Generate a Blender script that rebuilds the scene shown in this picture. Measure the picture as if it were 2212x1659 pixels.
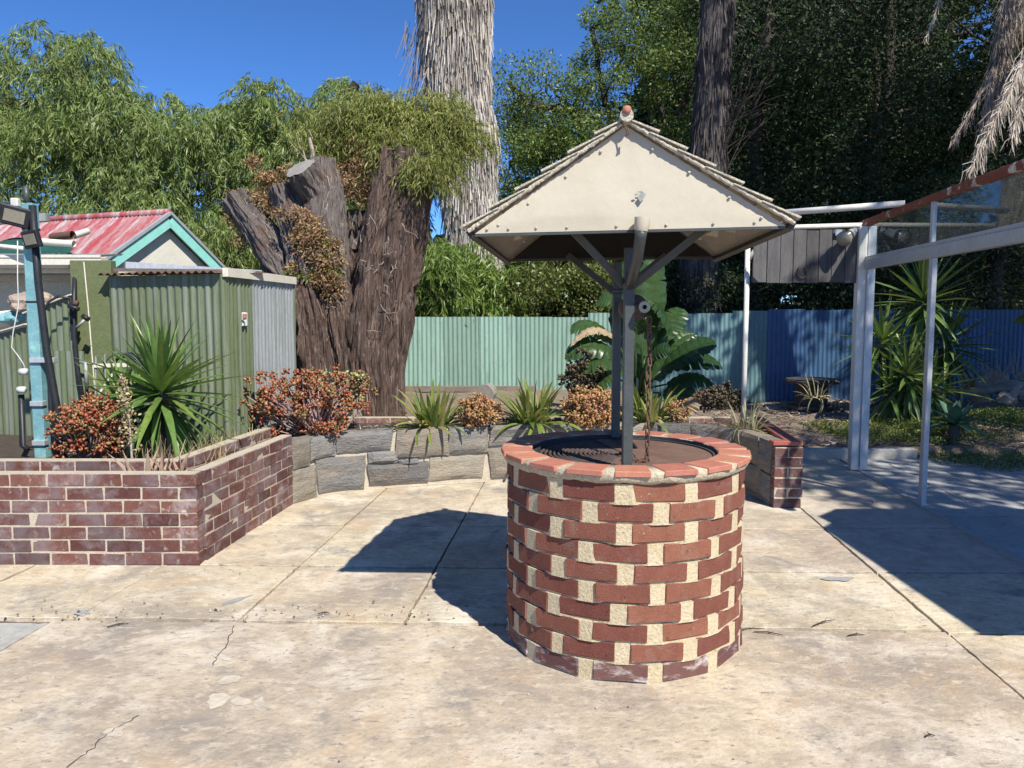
import bpy, bmesh, math, random
import numpy as np
from mathutils import Vector, Matrix, noise
R = math.radians
random.seed(7); rng = np.random.default_rng(11)
sc = bpy.context.scene
for o in list(bpy.data.objects): bpy.data.objects.remove(o)
C = sc.collection
# ---------------------------------------------------------------- camera, sky, sun, exposure
CAM_H, PITCH, FPX = 1.6, R(4.94), 1661.0
cam = bpy.data.cameras.new('camera'); co = bpy.data.objects.new('camera', cam); C.objects.link(co)
co.location = (0, 0, CAM_H); co.rotation_euler = (R(90) - PITCH, 0, 0)
cam.sensor_width = 36; cam.lens = FPX / 2212 * 36; cam.clip_start = .05; cam.clip_end = 1000
sc.camera = co
SUN_DX, SUN_DY = .46, -.80                      # horizontal offset towards the sun per metre of height
SUN_EL = math.atan(1 / math.hypot(SUN_DX, SUN_DY))
w = bpy.data.worlds.new('World'); sc.world = w; w.use_nodes = True
nt = w.node_tree; nt.nodes.clear()
sky = nt.nodes.new('ShaderNodeTexSky'); sky.sky_type = 'NISHITA'; sky.sun_disc = False
sky.sun_elevation = SUN_EL; sky.sun_rotation = math.atan2(SUN_DX, SUN_DY)
sky.altitude = 0; sky.air_density = .5; sky.dust_density = 0.0; sky.ozone_density = 10.0
bg = nt.nodes.new('ShaderNodeBackground'); bg.inputs['Strength'].default_value = .145
ow = nt.nodes.new('ShaderNodeOutputWorld')
hs = nt.nodes.new('ShaderNodeHueSaturation'); hs.inputs['Saturation'].default_value = 1.06
nt.links.new(sky.outputs[0], hs.inputs['Color']); nt.links.new(hs.outputs[0], bg.inputs[0]); nt.links.new(bg.outputs[0], ow.inputs[0])
sl = bpy.data.lights.new('sun', 'SUN'); sl.energy = 5.0; sl.angle = R(.53); sl.color = (1, .95, .86)
so = bpy.data.objects.new('sun', sl); C.objects.link(so); so.location = (4, -7, 12)
so.rotation_euler = Vector((SUN_DX, SUN_DY, 1)).to_track_quat('Z', 'Y').to_euler()
vs = sc.view_settings; vs.view_transform = 'Standard'; vs.look = 'None'; vs.gamma = 1; vs.exposure = .58
vs.use_curve_mapping = False
sc.render.engine = 'CYCLES'; sc.cycles.max_bounces = 8; sc.cycles.transparent_max_bounces = 8
sc.cycles.use_denoising = True
# ---------------------------------------------------------------- helpers
def at(px, py, y=None, z=None):
    """point in the place seen at (px, py) of a 2212 px wide survey print, at distance y or height z"""
    a = math.atan((py - 829.5) / FPX) + PITCH
    if y is None: y = (CAM_H - z) / math.tan(a)
    z = CAM_H - y * math.tan(a)
    f = y * math.cos(PITCH) + (CAM_H - z) * math.sin(PITCH)
    return Vector(((px - 1106) / FPX * f, y, z))
def hsh(i, j, k):
    n = (i * 374761393 + j * 668265263 + k * 2147483647 + 1442695041) & 0xffffffff
    n = ((n ^ (n >> 13)) * 1274126177) & 0xffffffff
    return ((n ^ (n >> 16)) & 0xffff) / 65535.0
def vnoise(P):
    P = np.asarray(P, float); I = np.floor(P).astype(np.int64); f = P - I; f = f * f * (3 - 2 * f)
    r = 0
    for a in (0, 1):
        for b in (0, 1):
            for c in (0, 1):
                wgt = (f[:, 0] if a else 1 - f[:, 0]) * (f[:, 1] if b else 1 - f[:, 1]) * (f[:, 2] if c else 1 - f[:, 2])
                r = r + wgt * hsh(I[:, 0] + a, I[:, 1] + b, I[:, 2] + c)
    return r * 2 - 1
def fbm(P, n=4):
    P = np.asarray(P, float); r = 0; a = 1.0
    for i in range(n): r = r + a * vnoise(P * 2 ** i + i * 17.3); a *= .5
    return r
def wm(o):
    m = o.matrix_basis.copy()
    if o.parent: m = wm(o.parent) @ o.matrix_parent_inverse @ m
    return m
def attach(o, p):
    if p is not None:
        o.parent = p; o.matrix_parent_inverse = wm(p).inverted()
    return o
def tag(o, label=None, cat=None, group=None, kind=None):
    for k, v in (('label', label), ('category', cat), ('group', group), ('kind', kind)):
        if v: o[k] = v
    return o
def thing(name, loc, label, cat, group=None):
    o = bpy.data.objects.new(name, None); C.objects.link(o); o.location = loc
    o.empty_display_size = .1
    return tag(o, label, cat, group)
def inst(name, me, parent=None, m=None):
    o = bpy.data.objects.new(name, me); C.objects.link(o)
    if m is not None: o.matrix_basis = m
    return attach(o, parent)
class MB:
    def __init__(s): s.v = []; s.f = []
    def add(s, vs, fs):
        b = len(s.v); s.v += [tuple(v) for v in vs]; s.f += [tuple(i + b for i in f) for f in fs]; return s
    def box(s, c, d, m=None):
        vs = [Vector((x * d[0] / 2, y * d[1] / 2, z * d[2] / 2)) for x in (-1, 1) for y in (-1, 1) for z in (-1, 1)]
        c = Vector(c); vs = [(m @ v if m else v) + c for v in vs]
        return s.add(vs, [(0, 1, 3, 2), (4, 6, 7, 5), (0, 4, 5, 1), (2, 3, 7, 6), (0, 2, 6, 4), (1, 5, 7, 3)])
    def bar(s, a, b, wd, th, up=(0, 0, 1)):
        a = Vector(a); b = Vector(b); d = (b - a); L = d.length; d.normalize(); up = Vector(up)
        x = d.cross(up)
        if x.length < 1e-3: x = d.cross(Vector((1, 0, 0)))
        x.normalize(); z = x.cross(d)
        m = Matrix((x, d, z)).transposed()
        return s.box((a + b) / 2, (wd, L, th), m)
    def tube(s, pts, rad, n=8, cap=True, jit=0):
        pts = [Vector(p) for p in pts]
        if not hasattr(rad, '__len__'): rad = [rad] * len(pts)
        rings = []; u = None
        for i, p in enumerate(pts):
            t = (pts[min(i + 1, len(pts) - 1)] - pts[max(i - 1, 0)]).normalized()
            if u is None:
                u = t.cross(Vector((0, 0, 1)))
                if u.length < .1: u = t.cross(Vector((1, 0, 0)))
            u = (u - t * u.dot(t)).normalized(); v = t.cross(u)
            rings.append([p + (u * math.cos(2 * math.pi * k / n) + v * math.sin(2 * math.pi * k / n)) * rad[i] * (1 + random.uniform(-jit, jit)) for k in range(n)])
        vs = [q for r in rings for q in r]; fs = []
        for i in range(len(pts) - 1):
            for k in range(n):
                a = i * n + k; b = i * n + (k + 1) % n; fs.append((a, b, b + n, a + n))
        if cap: fs += [tuple(range(n))[::-1], tuple(range(len(vs) - n, len(vs)))]
        return s.add(vs, fs)
    def poly(s, pts, z0, z1):
        n = len(pts); vs = [(p[0], p[1], z0) for p in pts] + [(p[0], p[1], z1) for p in pts]
        fs = [tuple(range(n))[::-1], tuple(range(n, 2 * n))] + [(i, (i + 1) % n, (i + 1) % n + n, i + n) for i in range(n)]
        return s.add(vs, fs)
    def lathe(s, prof, c, n=32, a0=0, a1=2 * math.pi):
        full = abs(a1 - a0 - 2 * math.pi) < 1e-6; m = n if full else n + 1
        vs = [(c[0] + r * math.cos(a0 + (a1 - a0) * k / n), c[1] + r * math.sin(a0 + (a1 - a0) * k / n), c[2] + z) for k in range(m) for r, z in prof]
        q = len(prof); fs = []
        for k in range(n):
            for j in range(q - 1):
                a = k * q + j; b = ((k + 1) % m) * q + j; fs.append((a, b, b + 1, a + 1))
        return s.add(vs, fs)
    def mesh(s, name, mat=None, smooth=False, bevel=0):
        me = bpy.data.meshes.new(name); me.from_pydata(s.v, [], s.f)
        if mat: me.materials.append(mat)
        bm = bmesh.new(); bm.from_mesh(me)
        bmesh.ops.recalc_face_normals(bm, faces=bm.faces)
        if bevel: bmesh.ops.bevel(bm, geom=list(bm.edges), offset=bevel, segments=1, affect='EDGES', clamp_overlap=True)
        if smooth:
            for f in bm.faces: f.smooth = True
        bm.to_mesh(me); bm.free()
        return me
    def obj(s, name, mat=None, parent=None, smooth=False, bevel=0):
        return inst(name, s.mesh(name, mat, smooth, bevel), parent)
def quads_mesh(name, V, mat, k=4, smooth=False):
    """V: (N,k,3) one k-gon per row"""
    N = len(V); me = bpy.data.meshes.new(name)
    me.vertices.add(N * k); me.loops.add(N * k); me.polygons.add(N)
    me.vertices.foreach_set('co', np.ascontiguousarray(V, np.float32).ravel())
    me.loops.foreach_set('vertex_index', np.arange(N * k, dtype=np.int32))
    me.polygons.foreach_set('loop_start', np.arange(0, N * k, k, dtype=np.int32))
    me.polygons.foreach_set('loop_total', np.full(N, k, np.int32))
    me.update(calc_edges=True); me.materials.append(mat)
    return me
def nrm(a): return a / (np.linalg.norm(a, axis=-1, keepdims=True) + 1e-9)
def kites(P, D, L, W, belly=.42):
    """lanceolate leaves: base P, unit direction D, length L, width W"""
    N = len(P); L = np.broadcast_to(np.asarray(L, float).reshape(-1, 1), (N, 1)); W = np.broadcast_to(np.asarray(W, float).reshape(-1, 1), (N, 1))
    S = nrm(np.cross(D, nrm(rng.normal(size=(N, 3))))); mid = P + D * L * belly
    nz = np.cross(S, D) * L * .06
    return np.stack([P, mid + S * W / 2 + nz, P + D * L, mid - S * W / 2 + nz], 1)
def strips(P, D, L, W):
    N = len(P); L = np.asarray(L).reshape(-1, 1); W = np.asarray(W).reshape(-1, 1)
    S = nrm(np.cross(D, nrm(rng.normal(size=(N, 3)))))
    return np.stack([P - S * W / 2, P + S * W / 2, P + D * L + S * W * .25, P + D * L - S * W * .25], 1)
# ---------------------------------------------------------------- materials
def nodes(name):
    m = bpy.data.materials.new(name); m.use_nodes = True; t = m.node_tree; t.nodes.clear()
    out = t.nodes.new('ShaderNodeOutputMaterial'); return m, t, out
def nd(t, typ, ins=None, **kw):
    n = t.nodes.new('ShaderNode' + typ)
    for k, v in kw.items(): setattr(n, k, v)
    for k, v in (ins or {}).items():
        if isinstance(v, bpy.types.NodeSocket): t.links.new(v, n.inputs[k])
        else: n.inputs[k].default_value = v
    return n
def c4(c): return (c[0], c[1], c[2], 1)
def mixc(t, fac, a, b, mode='MIX'):
    n = t.nodes.new('ShaderNodeMix'); n.data_type = 'RGBA'; n.blend_type = mode
    for i, v in ((0, fac), (6, a), (7, b)):
        if isinstance(v, bpy.types.NodeSocket): t.links.new(v, n.inputs[i])
        else: n.inputs[i].default_value = v if i == 0 else c4(v)
    return n.outputs[2]
def rng_map(t, v, a, b, c=0, d=1):
    n = nd(t, 'MapRange', {0: v, 1: a, 2: b, 3: c, 4: d}); return n.outputs[0]
def noise_f(t, vec, scale, detail=5, rough=.6, dist=0):
    return nd(t, 'TexNoise', {'Vector': vec, 'Scale': scale, 'Detail': detail, 'Roughness': rough, 'Distortion': dist}).outputs[0]
def pos(t, stretch=None, coord='pos'):
    if coord == 'pos': v = nd(t, 'NewGeometry').outputs['Position']
    else: v = nd(t, 'TexCoord').outputs['Object']
    if stretch: v = nd(t, 'VectorMath', {0: v, 1: stretch}, operation='MULTIPLY').outputs[0]
    return v
def pmat(name, c1, c2, scale=6, rough=.8, bump=.15, bscale=60, rnd=0., stretch=None, stain=None, metal=0, spec=.35, fine=.25, coord='pos', bdist=.01):
    """two-tone mottled surface; stain=(colour, scale, lo, hi, stretch) patches; rnd = brightness variation per object"""
    m, t, out = nodes(name)
    v = pos(t, stretch, coord)
    col = mixc(t, rng_map(t, noise_f(t, v, scale, 6, .65), .35, .68), c1, c2)
    fn = noise_f(t, v, scale * 9, 4, .7)
    col = mixc(t, fine, col, mixc(t, rng_map(t, fn, .3, .7), tuple(x * .45 for x in c1), tuple(min(1, x * 1.5) for x in c2)))
    for st in (stain if isinstance(stain, list) else [stain] if stain else []):
        sv = pos(t, st[4] if len(st) > 4 else None, coord)
        col = mixc(t, rng_map(t, noise_f(t, sv, st[1], 7, .7, .4), st[2], st[3]), col, st[0])
    if rnd:
        r = nd(t, 'ObjectInfo').outputs['Random']
        hs = nd(t, 'HueSaturation', {'Color': col, 'Value': rng_map(t, r, 0, 1, 1 - rnd, 1 + rnd), 'Hue': rng_map(t, r, 0, 1, .492, .508), 'Saturation': 1.0})
        col = hs.outputs[0]
    bp = nd(t, 'Bump', {'Strength': bump, 'Distance': bdist, 'Height': noise_f(t, v, bscale, 6, .65)})
    b = nd(t, 'BsdfPrincipled', {'Base Color': col, 'Roughness': rough, 'Metallic': metal, 'Specular IOR Level': spec, 'Normal': bp.outputs[0]})
    t.links.new(b.outputs[0], out.inputs[0]); return m
def leafmat(name, ramp, trans=.3, rough=.5, per='island', spec=.4, clump=0.25, tcol=1.5):
    """ramp: list of colours spread over a per-leaf random number"""
    m, t, out = nodes(name)
    r = nd(t, 'NewGeometry').outputs['Random Per Island'] if per == 'island' else nd(t, 'ObjectInfo').outputs['Random']
    cr = nd(t, 'ValToRGB', {0: r}); e = cr.color_ramp.elements
    while len(e) < len(ramp): e.new(.5)
    for i, c in enumerate(ramp): e[i].position = i / (len(ramp) - 1); e[i].color = c4(c)
    col = cr.outputs[0]
    if clump:
        k = noise_f(t, pos(t), 1.3, 3, .6)
        col = nd(t, 'HueSaturation', {'Color': col, 'Value': rng_map(t, k, .3, .7, 1 - clump, 1 + clump)}).outputs[0]
    if per != 'island':
        k = noise_f(t, pos(t, (1, 1, 1)), 25, 3, .6)
        col = nd(t, 'HueSaturation', {'Color': col, 'Value': rng_map(t, k, .3, .7, .8, 1.2)}).outputs[0]
    b = nd(t, 'BsdfPrincipled', {'Base Color': col, 'Roughness': rough, 'Specular IOR Level': spec})
    tc = nd(t, 'HueSaturation', {'Color': col, 'Value': tcol, 'Saturation': 1.1})
    tr = nd(t, 'BsdfTranslucent', {'Color': tc.outputs[0]})
    mx = nd(t, 'MixShader', {0: trans, 1: b.outputs[0], 2: tr.outputs[0]})
    t.links.new(mx.outputs[0], out.inputs[0]); return m
M = {}
CONC = dict(scale=1.1, rough=.9, bump=.8, bscale=40, spec=.2, fine=.32, bdist=.007)
M['slab'] = pmat('slab_concrete', (.46, .378, .262), (.55, .47, .345), rnd=.05, stain=[((.32, .27, .21), .9, .44, .60), ((.62, .56, .455), 1.7, .50, .66), ((.48, .345, .21), 1.4, .54, .72), ((.27, .24, .205), 2.2, .53, .66), ((.59, .52, .40), 11, .52, .72, (1, 1.6, 1)), ((.27, .235, .195), 17, .56, .65, (1, 2.0, 1)), ((.15, .13, .11), 48, .62, .68, (1, 1.6, 1))], **CONC)
M['slab_grey'] = pmat('grey_concrete', (.34, .33, .30), (.42, .41, .37), rnd=.05, stain=[((.24, .23, .21), 3, .55, .75)], **CONC)
M['slab_plain'] = pmat('weathered_concrete', (.43, .37, .29), (.53, .47, .38), rnd=.06, stain=[((.30, .275, .24), 2.3, .52, .75), ((.22, .20, .175), 26, .64, .72)], **CONC)
M['patch'] = pmat('cement_patch', (.26, .265, .255), (.33, .33, .31), 12, .9, .3)
M['dirt'] = pmat('joint_dirt', (.055, .045, .035), (.11, .09, .07), 20, .95, .6, 90)
M['paver'] = pmat('grey_paver', (.30, .30, .29), (.40, .40, .385), 3, .85, .3, 80, rnd=.1, stain=[((.2, .195, .18), 5, .55, .75)])
M['soil'] = pmat('dark_soil', (.035, .027, .02), (.085, .065, .048), 14, .97, 1, 40, stain=[((.25, .2, .15), 40, .66, .74)])
M['litter'] = pmat('leaf_litter_ground', (.13, .095, .07), (.27, .21, .155), 9, .97, 1, 45, stain=[((.40, .33, .25), 30, .6, .7), ((.06, .045, .035), 6, .58, .7)])
M['brick'] = pmat('dark_clinker_brick', (.10, .04, .034), (.155, .064, .05), 14, .8, .45, 130, rnd=.36, stain=[((.27, .225, .22), 5, .50, .72, (1, 1, 1.4)), ((.40, .36, .34), 16, .58, .72, (1, 1, .8)), ((.055, .028, .026), 22, .60, .70), ((.16, .12, .125), 4, .46, .66)], spec=.25)
M['brick_well'] = pmat('red_brown_brick', (.16, .056, .037), (.21, .08, .054), 16, .8, .45, 140, rnd=.24, stain=[((.32, .25, .17), 13, .64, .74), ((.40, .33, .28), 60, .64, .70), ((.21, .13, .105), 9, .56, .75), ((.07, .03, .025), 30, .60, .70)], spec=.25)
M['brick_base'] = pmat('salt_stained_brick', (.115, .05, .043), (.14, .065, .056), 16, .75, .3, 140, rnd=.1, stain=[((.62, .58, .55), 7, .50, .74, (1, 1, 3))])
M['coping'] = pmat('orange_red_coping_brick', (.36, .13, .085), (.44, .185, .125), 18, .7, .25, 120, rnd=.16, stain=[((.7, .6, .52), 70, .70, .75), ((.35, .2, .16), 14, .6, .75)])
M['coping_red'] = pmat('red_coping_brick', (.30, .085, .065), (.36, .12, .09), 18, .7, .25, 120, rnd=.12)
M['mortar'] = pmat('cream_mortar', (.47, .385, .235), (.57, .48, .325), 10, .95, .8, 70, fine=.35)
M['mortar_grey'] = pmat('grey_cream_mortar', (.40, .34, .24), (.53, .46, .34), 9, .95, 1, 60, fine=.4)
M['mortar_white'] = pmat('pale_mortar', (.40, .345, .26), (.51, .445, .345), 12, .95, .8, 70, fine=.3)
M['stone_grey'] = pmat('blue_grey_slate', (.135, .132, .127), (.21, .205, .195), 3, .85, .8, 30, rnd=.26, stretch=(1, 1, 2.2), stain=[((.29, .24, .185), 2.0, .49, .72, (1, 1, 5)), ((.07, .07, .072), 7, .60, .68, (1, 1, 9))], bdist=.03)
M['stone_tan'] = pmat('tan_striped_slate', (.20, .18, .15), (.285, .25, .20), 3, .85, .8, 30, rnd=.22, stretch=(1, 1, 3.5), stain=[((.33, .27, .19), 3, .48, .68, (1, 1, 7))], bdist=.03)
M['steel'] = pmat('grey_green_painted_steel', (.040, .047, .047), (.060, .069, .067), 8, .45, .12, 90, stain=[((.22, .13, .09), 25, .68, .74)], spec=.5)
M['steel_dark'] = pmat('dark_steel', (.03, .032, .032), (.06, .06, .06), 8, .6, .2, 90)
M['rust'] = pmat('rusty_iron', (.085, .045, .032), (.15, .085, .06), 25, .85, .5, 120)
M['lid'] = pmat('brown_rusted_lid', (.12, .068, .05), (.185, .115, .088), 5, .7, .25, 90, stain=[((.32, .27, .24), 22, .68, .75)])
M['coil'] = pmat('dark_coil', (.05, .035, .03), (.11, .08, .07), 30, .7, .3, 90)
M['cream'] = pmat('cream_painted_sheet', (.46, .41, .31), (.505, .455, .355), 2.2, .5, .12, 5, fine=.06, stain=[((.44, .37, .26), 3, .55, .85)], spec=.4, bdist=.03)
M['cream_rough'] = pmat('flaking_cream_paint', (.50, .455, .36), (.60, .55, .44), 15, .85, 1, 55, stain=[((.32, .27, .21), 28, .62, .70)], bdist=.02)
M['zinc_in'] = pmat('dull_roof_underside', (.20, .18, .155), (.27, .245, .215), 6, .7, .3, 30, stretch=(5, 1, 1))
M['black_in'] = pmat('black_sheet', (.012, .012, .012), (.02, .02, .02), 6, .8, .2, 30)  # near-black on the inner faces of the gables and the well floor
M['terracotta'] = pmat('terracotta', (.33, .13, .09), (.40, .18, .13), 20, .8, .3, 90)
def corr_mat(name, c1, c2, st, rnd=.15, rough=.55, **k):
    return pmat(name, c1, c2, 3, rough, .12, 40, rnd=rnd, stretch=(6, 6, .7), stain=st, spec=.45, **k)
M['mint'] = corr_mat('mint_green_painted_iron', (.185, .30, .245), (.235, .355, .295), [((.42, .50, .46), 9, .62, .72, (4, 4, .6)), ((.24, .14, .10), 5, .62, .74, (4, 4, .35)), ((.15, .22, .18), 2, .52, .72, (3, 3, .5))])
M['blue'] = corr_mat('blue_painted_iron', (.035, .085, .18), (.052, .115, .225), [((.33, .40, .46), 9, .63, .72, (4, 4, .6))])
M['teal'] = corr_mat('shaded_mint_iron', (.11, .205, .22), (.14, .245, .255), [((.33, .42, .42), 9, .62, .72, (4, 4, .6))])  # mint iron with shade and bluish sky tint put into the colour
M['olive'] = corr_mat('olive_green_painted_iron', (.095, .12, .055), (.13, .155, .085), [((.215, .24, .215), 2.2, .48, .70, (5, 5, .25)), ((.40, .37, .09), 3.1, .64, .78, (3, 3, .35)), ((.05, .06, .03), 1.7, .56, .75, (4, 4, .4))])
M['olive_wall'] = pmat('olive_painted_render', (.105, .125, .05), (.13, .15, .07), 4, .75, .3, 60)
M['zinc'] = corr_mat('galvanised_iron', (.28, .295, .29), (.37, .385, .38), [((.17, .20, .15), 2.4, .48, .68, (5, 5, .25))], rough=.5, metal=.25)
M['red_roof'] = pmat('faded_red_iron_roof', (.27, .035, .042), (.31, .08, .088), 2, .6, .15, 30, stretch=(3, .5, .5), stain=[((.30, .17, .175), 2.2, .45, .60, (2.5, .25, .3)), ((.38, .345, .35), 3, .50, .64, (2.5, .25, .3))])
M['turq'] = pmat('turquoise_paint', (.22, .55, .48), (.28, .62, .55), 8, .6, .15, 40, stain=[((.45, .52, .48), 9, .64, .74)])
M['white_wall'] = pmat('white_render', (.57, .545, .46), (.64, .615, .53), 5, .85, .3, 60)
M['cream_wall'] = pmat('cream_render', (.60, .55, .42), (.68, .63, .5), 5, .85, .4, 60)
M['gutter'] = pmat('cream_gutter', (.58, .54, .44), (.66, .62, .52), 7, .5, .1, 40, stain=[((.35, .29, .22), 8, .66, .78)])
M['post_blue'] = pmat('peeling_blue_paint', (.12, .27, .31), (.18, .35, .37), 7, .6, .3, 60, stain=[((.26, .50, .46), 4, .5, .65), ((.30, .12, .07), 14, .67, .74)])
M['black'] = pmat('black_plastic', (.012, .013, .015), (.025, .026, .03), 10, .45, .1, 40)
M['lamp_glass'] = pmat('floodlight_glass', (.19, .175, .13), (.24, .22, .17), 8, .3, .05, 40, spec=.6)
M['white_plastic'] = pmat('white_plastic', (.50, .50, .47), (.56, .56, .53), 8, .5, .1, 40)
M['pink_pipe'] = pmat('pinkish_conduit', (.50, .33, .25), (.56, .40, .31), 8, .5, .1, 40)
M['shade_cloth'] = pmat('green_shade_cloth', (.008, .05, .042), (.015, .075, .062), 10, .85, .4, 150)
M['white_post'] = pmat('cream_tube', (.58, .55, .49), (.66, .63, .57), 8, .5, .1, 40, stain=[((.36, .17, .09), 9, .70, .78)])
M['alu'] = pmat('dull_aluminium', (.40, .41, .42), (.48, .49, .50), 6, .42, .08, 60, stretch=(1, 1, .3), metal=.35, spec=.5)
M['rust_beam'] = pmat('rusty_red_beam', (.17, .045, .025), (.23, .075, .04), 8, .8, .4, 60, stain=[((.62, .55, .45), 6, .56, .63)])
M['plank'] = pmat('weathered_grey_plank', (.065, .062, .062), (.12, .115, .112), 5, .9, .5, 30, rnd=.22, stretch=(5, 5, .6), stain=[((.05, .045, .045), 9, .6, .72, (4, 4, .5))])
M['spool'] = pmat('dark_spool_timber', (.035, .03, .027), (.085, .075, .068), 8, .9, .5, 40, stretch=(1, 6, 1))
M['chrome'] = pmat('silver_lamp', (.72, .72, .72), (.8, .8, .8), 5, .25, .02, 40, metal=.8)
M['kerb'] = pmat('kerb_concrete', (.33, .31, .275), (.42, .40, .36), 5, .9, .5, 60)
M['bark_red'] = pmat('shaggy_red_brown_bark', (.06, .036, .027), (.15, .098, .075), 6, .95, 1, 28, stretch=(5, 5, .45), stain=[((.27, .212, .18), 6, .51, .66, (8, 8, .45)), ((.02, .013, .010), 5, .53, .62, (7, 7, .35))], bdist=.03)  # pale streaks paint lit ridges, dark streaks paint shade in the folds
M['bark_grey'] = pmat('weathered_grey_bark', (.11, .088, .077), (.21, .178, .16), 6, .95, 1, 28, stretch=(4, 4, .5), stain=[((.03, .022, .019), 6, .54, .64, (7, 7, .45)), ((.12, .065, .045), 2.5, .55, .7)], bdist=.03)
M['bark_dark'] = pmat('dark_branch_bark', (.03, .025, .02), (.065, .052, .042), 9, .95, .6, 40)
M['bark_mid'] = pmat('grey_trunk_bark', (.06, .05, .048), (.12, .105, .098), 7, .95, .8, 30, stretch=(4, 4, .5))
M['sawn'] = pmat('sawn_wood_grey', (.20, .185, .165), (.29, .27, .245), 12, .9, .5, 60)
M['fibre_red'] = leafmat('bark_fibres', [(.05, .03, .023), (.11, .068, .05), (.19, .135, .108), (.075, .045, .034)], .0, .9, clump=.2)
M['fibre_grey'] = leafmat('grey_bark_fibres', [(.10, .08, .07), (.24, .20, .18), (.33, .29, .265), (.16, .13, .115)], .0, .9, clump=.2)
M['fibre_dark'] = leafmat('dark_trunk_fibres', [(.035, .03, .028), (.075, .065, .06), (.12, .105, .098), (.05, .042, .04)], .0, .9, clump=.2)
M['thatch'] = leafmat('palm_thatch', [(.15, .12, .10), (.42, .38, .335), (.60, .56, .50), (.32, .28, .24), (.50, .46, .405)], .06, .85, clump=.25)
M['thatch_core'] = pmat('palm_trunk_core', (.10, .08, .065), (.18, .15, .125), 8, .95, .8, 30, stretch=(5, 5, .5))
M['frond_dry'] = leafmat('dry_frond', [(.34, .28, .22), (.50, .43, .35), (.60, .53, .45), (.42, .35, .28)], .12, .8, clump=.15)
M['frond_grey'] = leafmat('grey_dead_frond', [(.15, .115, .09), (.26, .21, .17), (.34, .29, .245), (.20, .16, .13)], .08, .85, clump=.2)
M['pepper'] = leafmat('peppermint_leaf', [(.075, .125, .033), (.145, .21, .056), (.23, .29, .09), (.175, .24, .07), (.30, .32, .14)], .34, .45, clump=.3)
M['pepper_low'] = leafmat('bright_peppermint_leaf', [(.085, .15, .03), (.155, .23, .05), (.21, .28, .07), (.125, .19, .04)], .34, .45, clump=.3)
M['regrow'] = leafmat('yellow_green_regrowth', [(.14, .18, .04), (.22, .25, .06), (.30, .28, .09), (.11, .155, .035)], .32, .5, clump=.25)
M['brown_leaf'] = leafmat('dead_brown_leaf', [(.24, .13, .065), (.33, .20, .11), (.40, .26, .155), (.20, .17, .05), (.28, .145, .075)], .15, .7, clump=.25)
M['open_leaf'] = leafmat('feathery_green_leaf', [(.055, .105, .025), (.10, .16, .038), (.15, .21, .05), (.23, .24, .075)], .32, .45, clump=.35)
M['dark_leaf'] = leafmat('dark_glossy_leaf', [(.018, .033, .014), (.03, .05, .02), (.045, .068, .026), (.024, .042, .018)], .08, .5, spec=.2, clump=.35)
M['shrub_leaf'] = leafmat('mixed_shrub_leaf', [(.045, .075, .018), (.10, .14, .03), (.20, .20, .055), (.07, .10, .025)], .25, .4, clump=.35)
M['yucca'] = leafmat('yucca_leaf', [(.07, .14, .032), (.12, .205, .052), (.10, .175, .042), (.20, .26, .06)], .2, .38, per='object', spec=.5, clump=.1)
M['yucca2'] = leafmat('large_yucca_leaf', [(.06, .11, .03), (.10, .165, .045), (.13, .19, .05), (.17, .20, .06)], .2, .35, per='object', spec=.5, clump=.1)
M['strap'] = leafmat('strap_leaf', [(.085, .14, .03), (.15, .205, .045), (.20, .24, .06), (.30, .27, .09), (.11, .17, .04)], .22, .4, per='object', clump=.1)
M['strap_dry'] = leafmat('dry_strap_leaf', [(.36, .27, .16), (.45, .35, .22), (.28, .17, .09)], .15, .7, per='object', clump=.1)
M['grey_strap'] = leafmat('pale_grassy_leaf', [(.14, .155, .075), (.24, .235, .13), (.34, .30, .19), (.20, .20, .10)], .2, .55, per='object', clump=.1)
M['banana'] = leafmat('broad_paddle_leaf', [(.02, .047, .014), (.034, .07, .018), (.05, .095, .024)], .22, .32, per='object', spec=.5, clump=.2)
M['banana_dead'] = leafmat('dead_paddle_leaf', [(.28, .20, .12), (.38, .29, .18)], .15, .7, per='object', clump=.2)
M['agave'] = leafmat('agave_leaf', [(.05, .115, .075), (.075, .15, .095), (.06, .13, .08)], .08, .42, per='object', spec=.45, clump=.1)
M['aloe_dry'] = leafmat('dried_aloe_leaf', [(.22, .145, .10), (.33, .235, .17), (.17, .11, .08)], .05, .7, per='object', clump=.1)
M['jade'] = leafmat('red_jade_leaf', [(.24, .038, .022), (.32, .075, .035), (.38, .13, .06), (.17, .155, .04), (.30, .055, .032), (.44, .27, .15), (.13, .11, .03)], .12, .38, spec=.5, clump=.2)
M['jade_or'] = leafmat('orange_jade_leaf', [(.33, .115, .05), (.42, .20, .085), (.50, .30, .15), (.24, .21, .05), (.38, .13, .06)], .12, .38, spec=.5, clump=.2)
M['jade_gr'] = leafmat('pale_green_jade_leaf', [(.36, .40, .14), (.46, .47, .22), (.30, .34, .09)], .15, .4, spec=.5, clump=.1)
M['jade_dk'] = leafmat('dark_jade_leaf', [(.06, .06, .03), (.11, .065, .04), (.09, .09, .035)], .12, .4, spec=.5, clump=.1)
M['stem'] = pmat('fleshy_grey_stem', (.22, .16, .14), (.33, .27, .23), 20, .8, .3, 60)
M['stem_mauve'] = pmat('mauve_stem', (.26, .16, .16), (.36, .25, .24), 20, .8, .3, 60)
M['cover'] = leafmat('ground_cover_leaf', [(.06, .10, .02), (.12, .17, .035), (.21, .22, .05), (.09, .13, .025)], .22, .45, clump=.35)
M['straw'] = leafmat('dry_grass', [(.42, .34, .19), (.55, .46, .28), (.33, .25, .14), (.25, .22, .10)], .2, .7, clump=.1)
M['twig'] = pmat('pale_twig', (.26, .21, .17), (.38, .33, .28), 30, .9, .3, 60)
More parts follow.
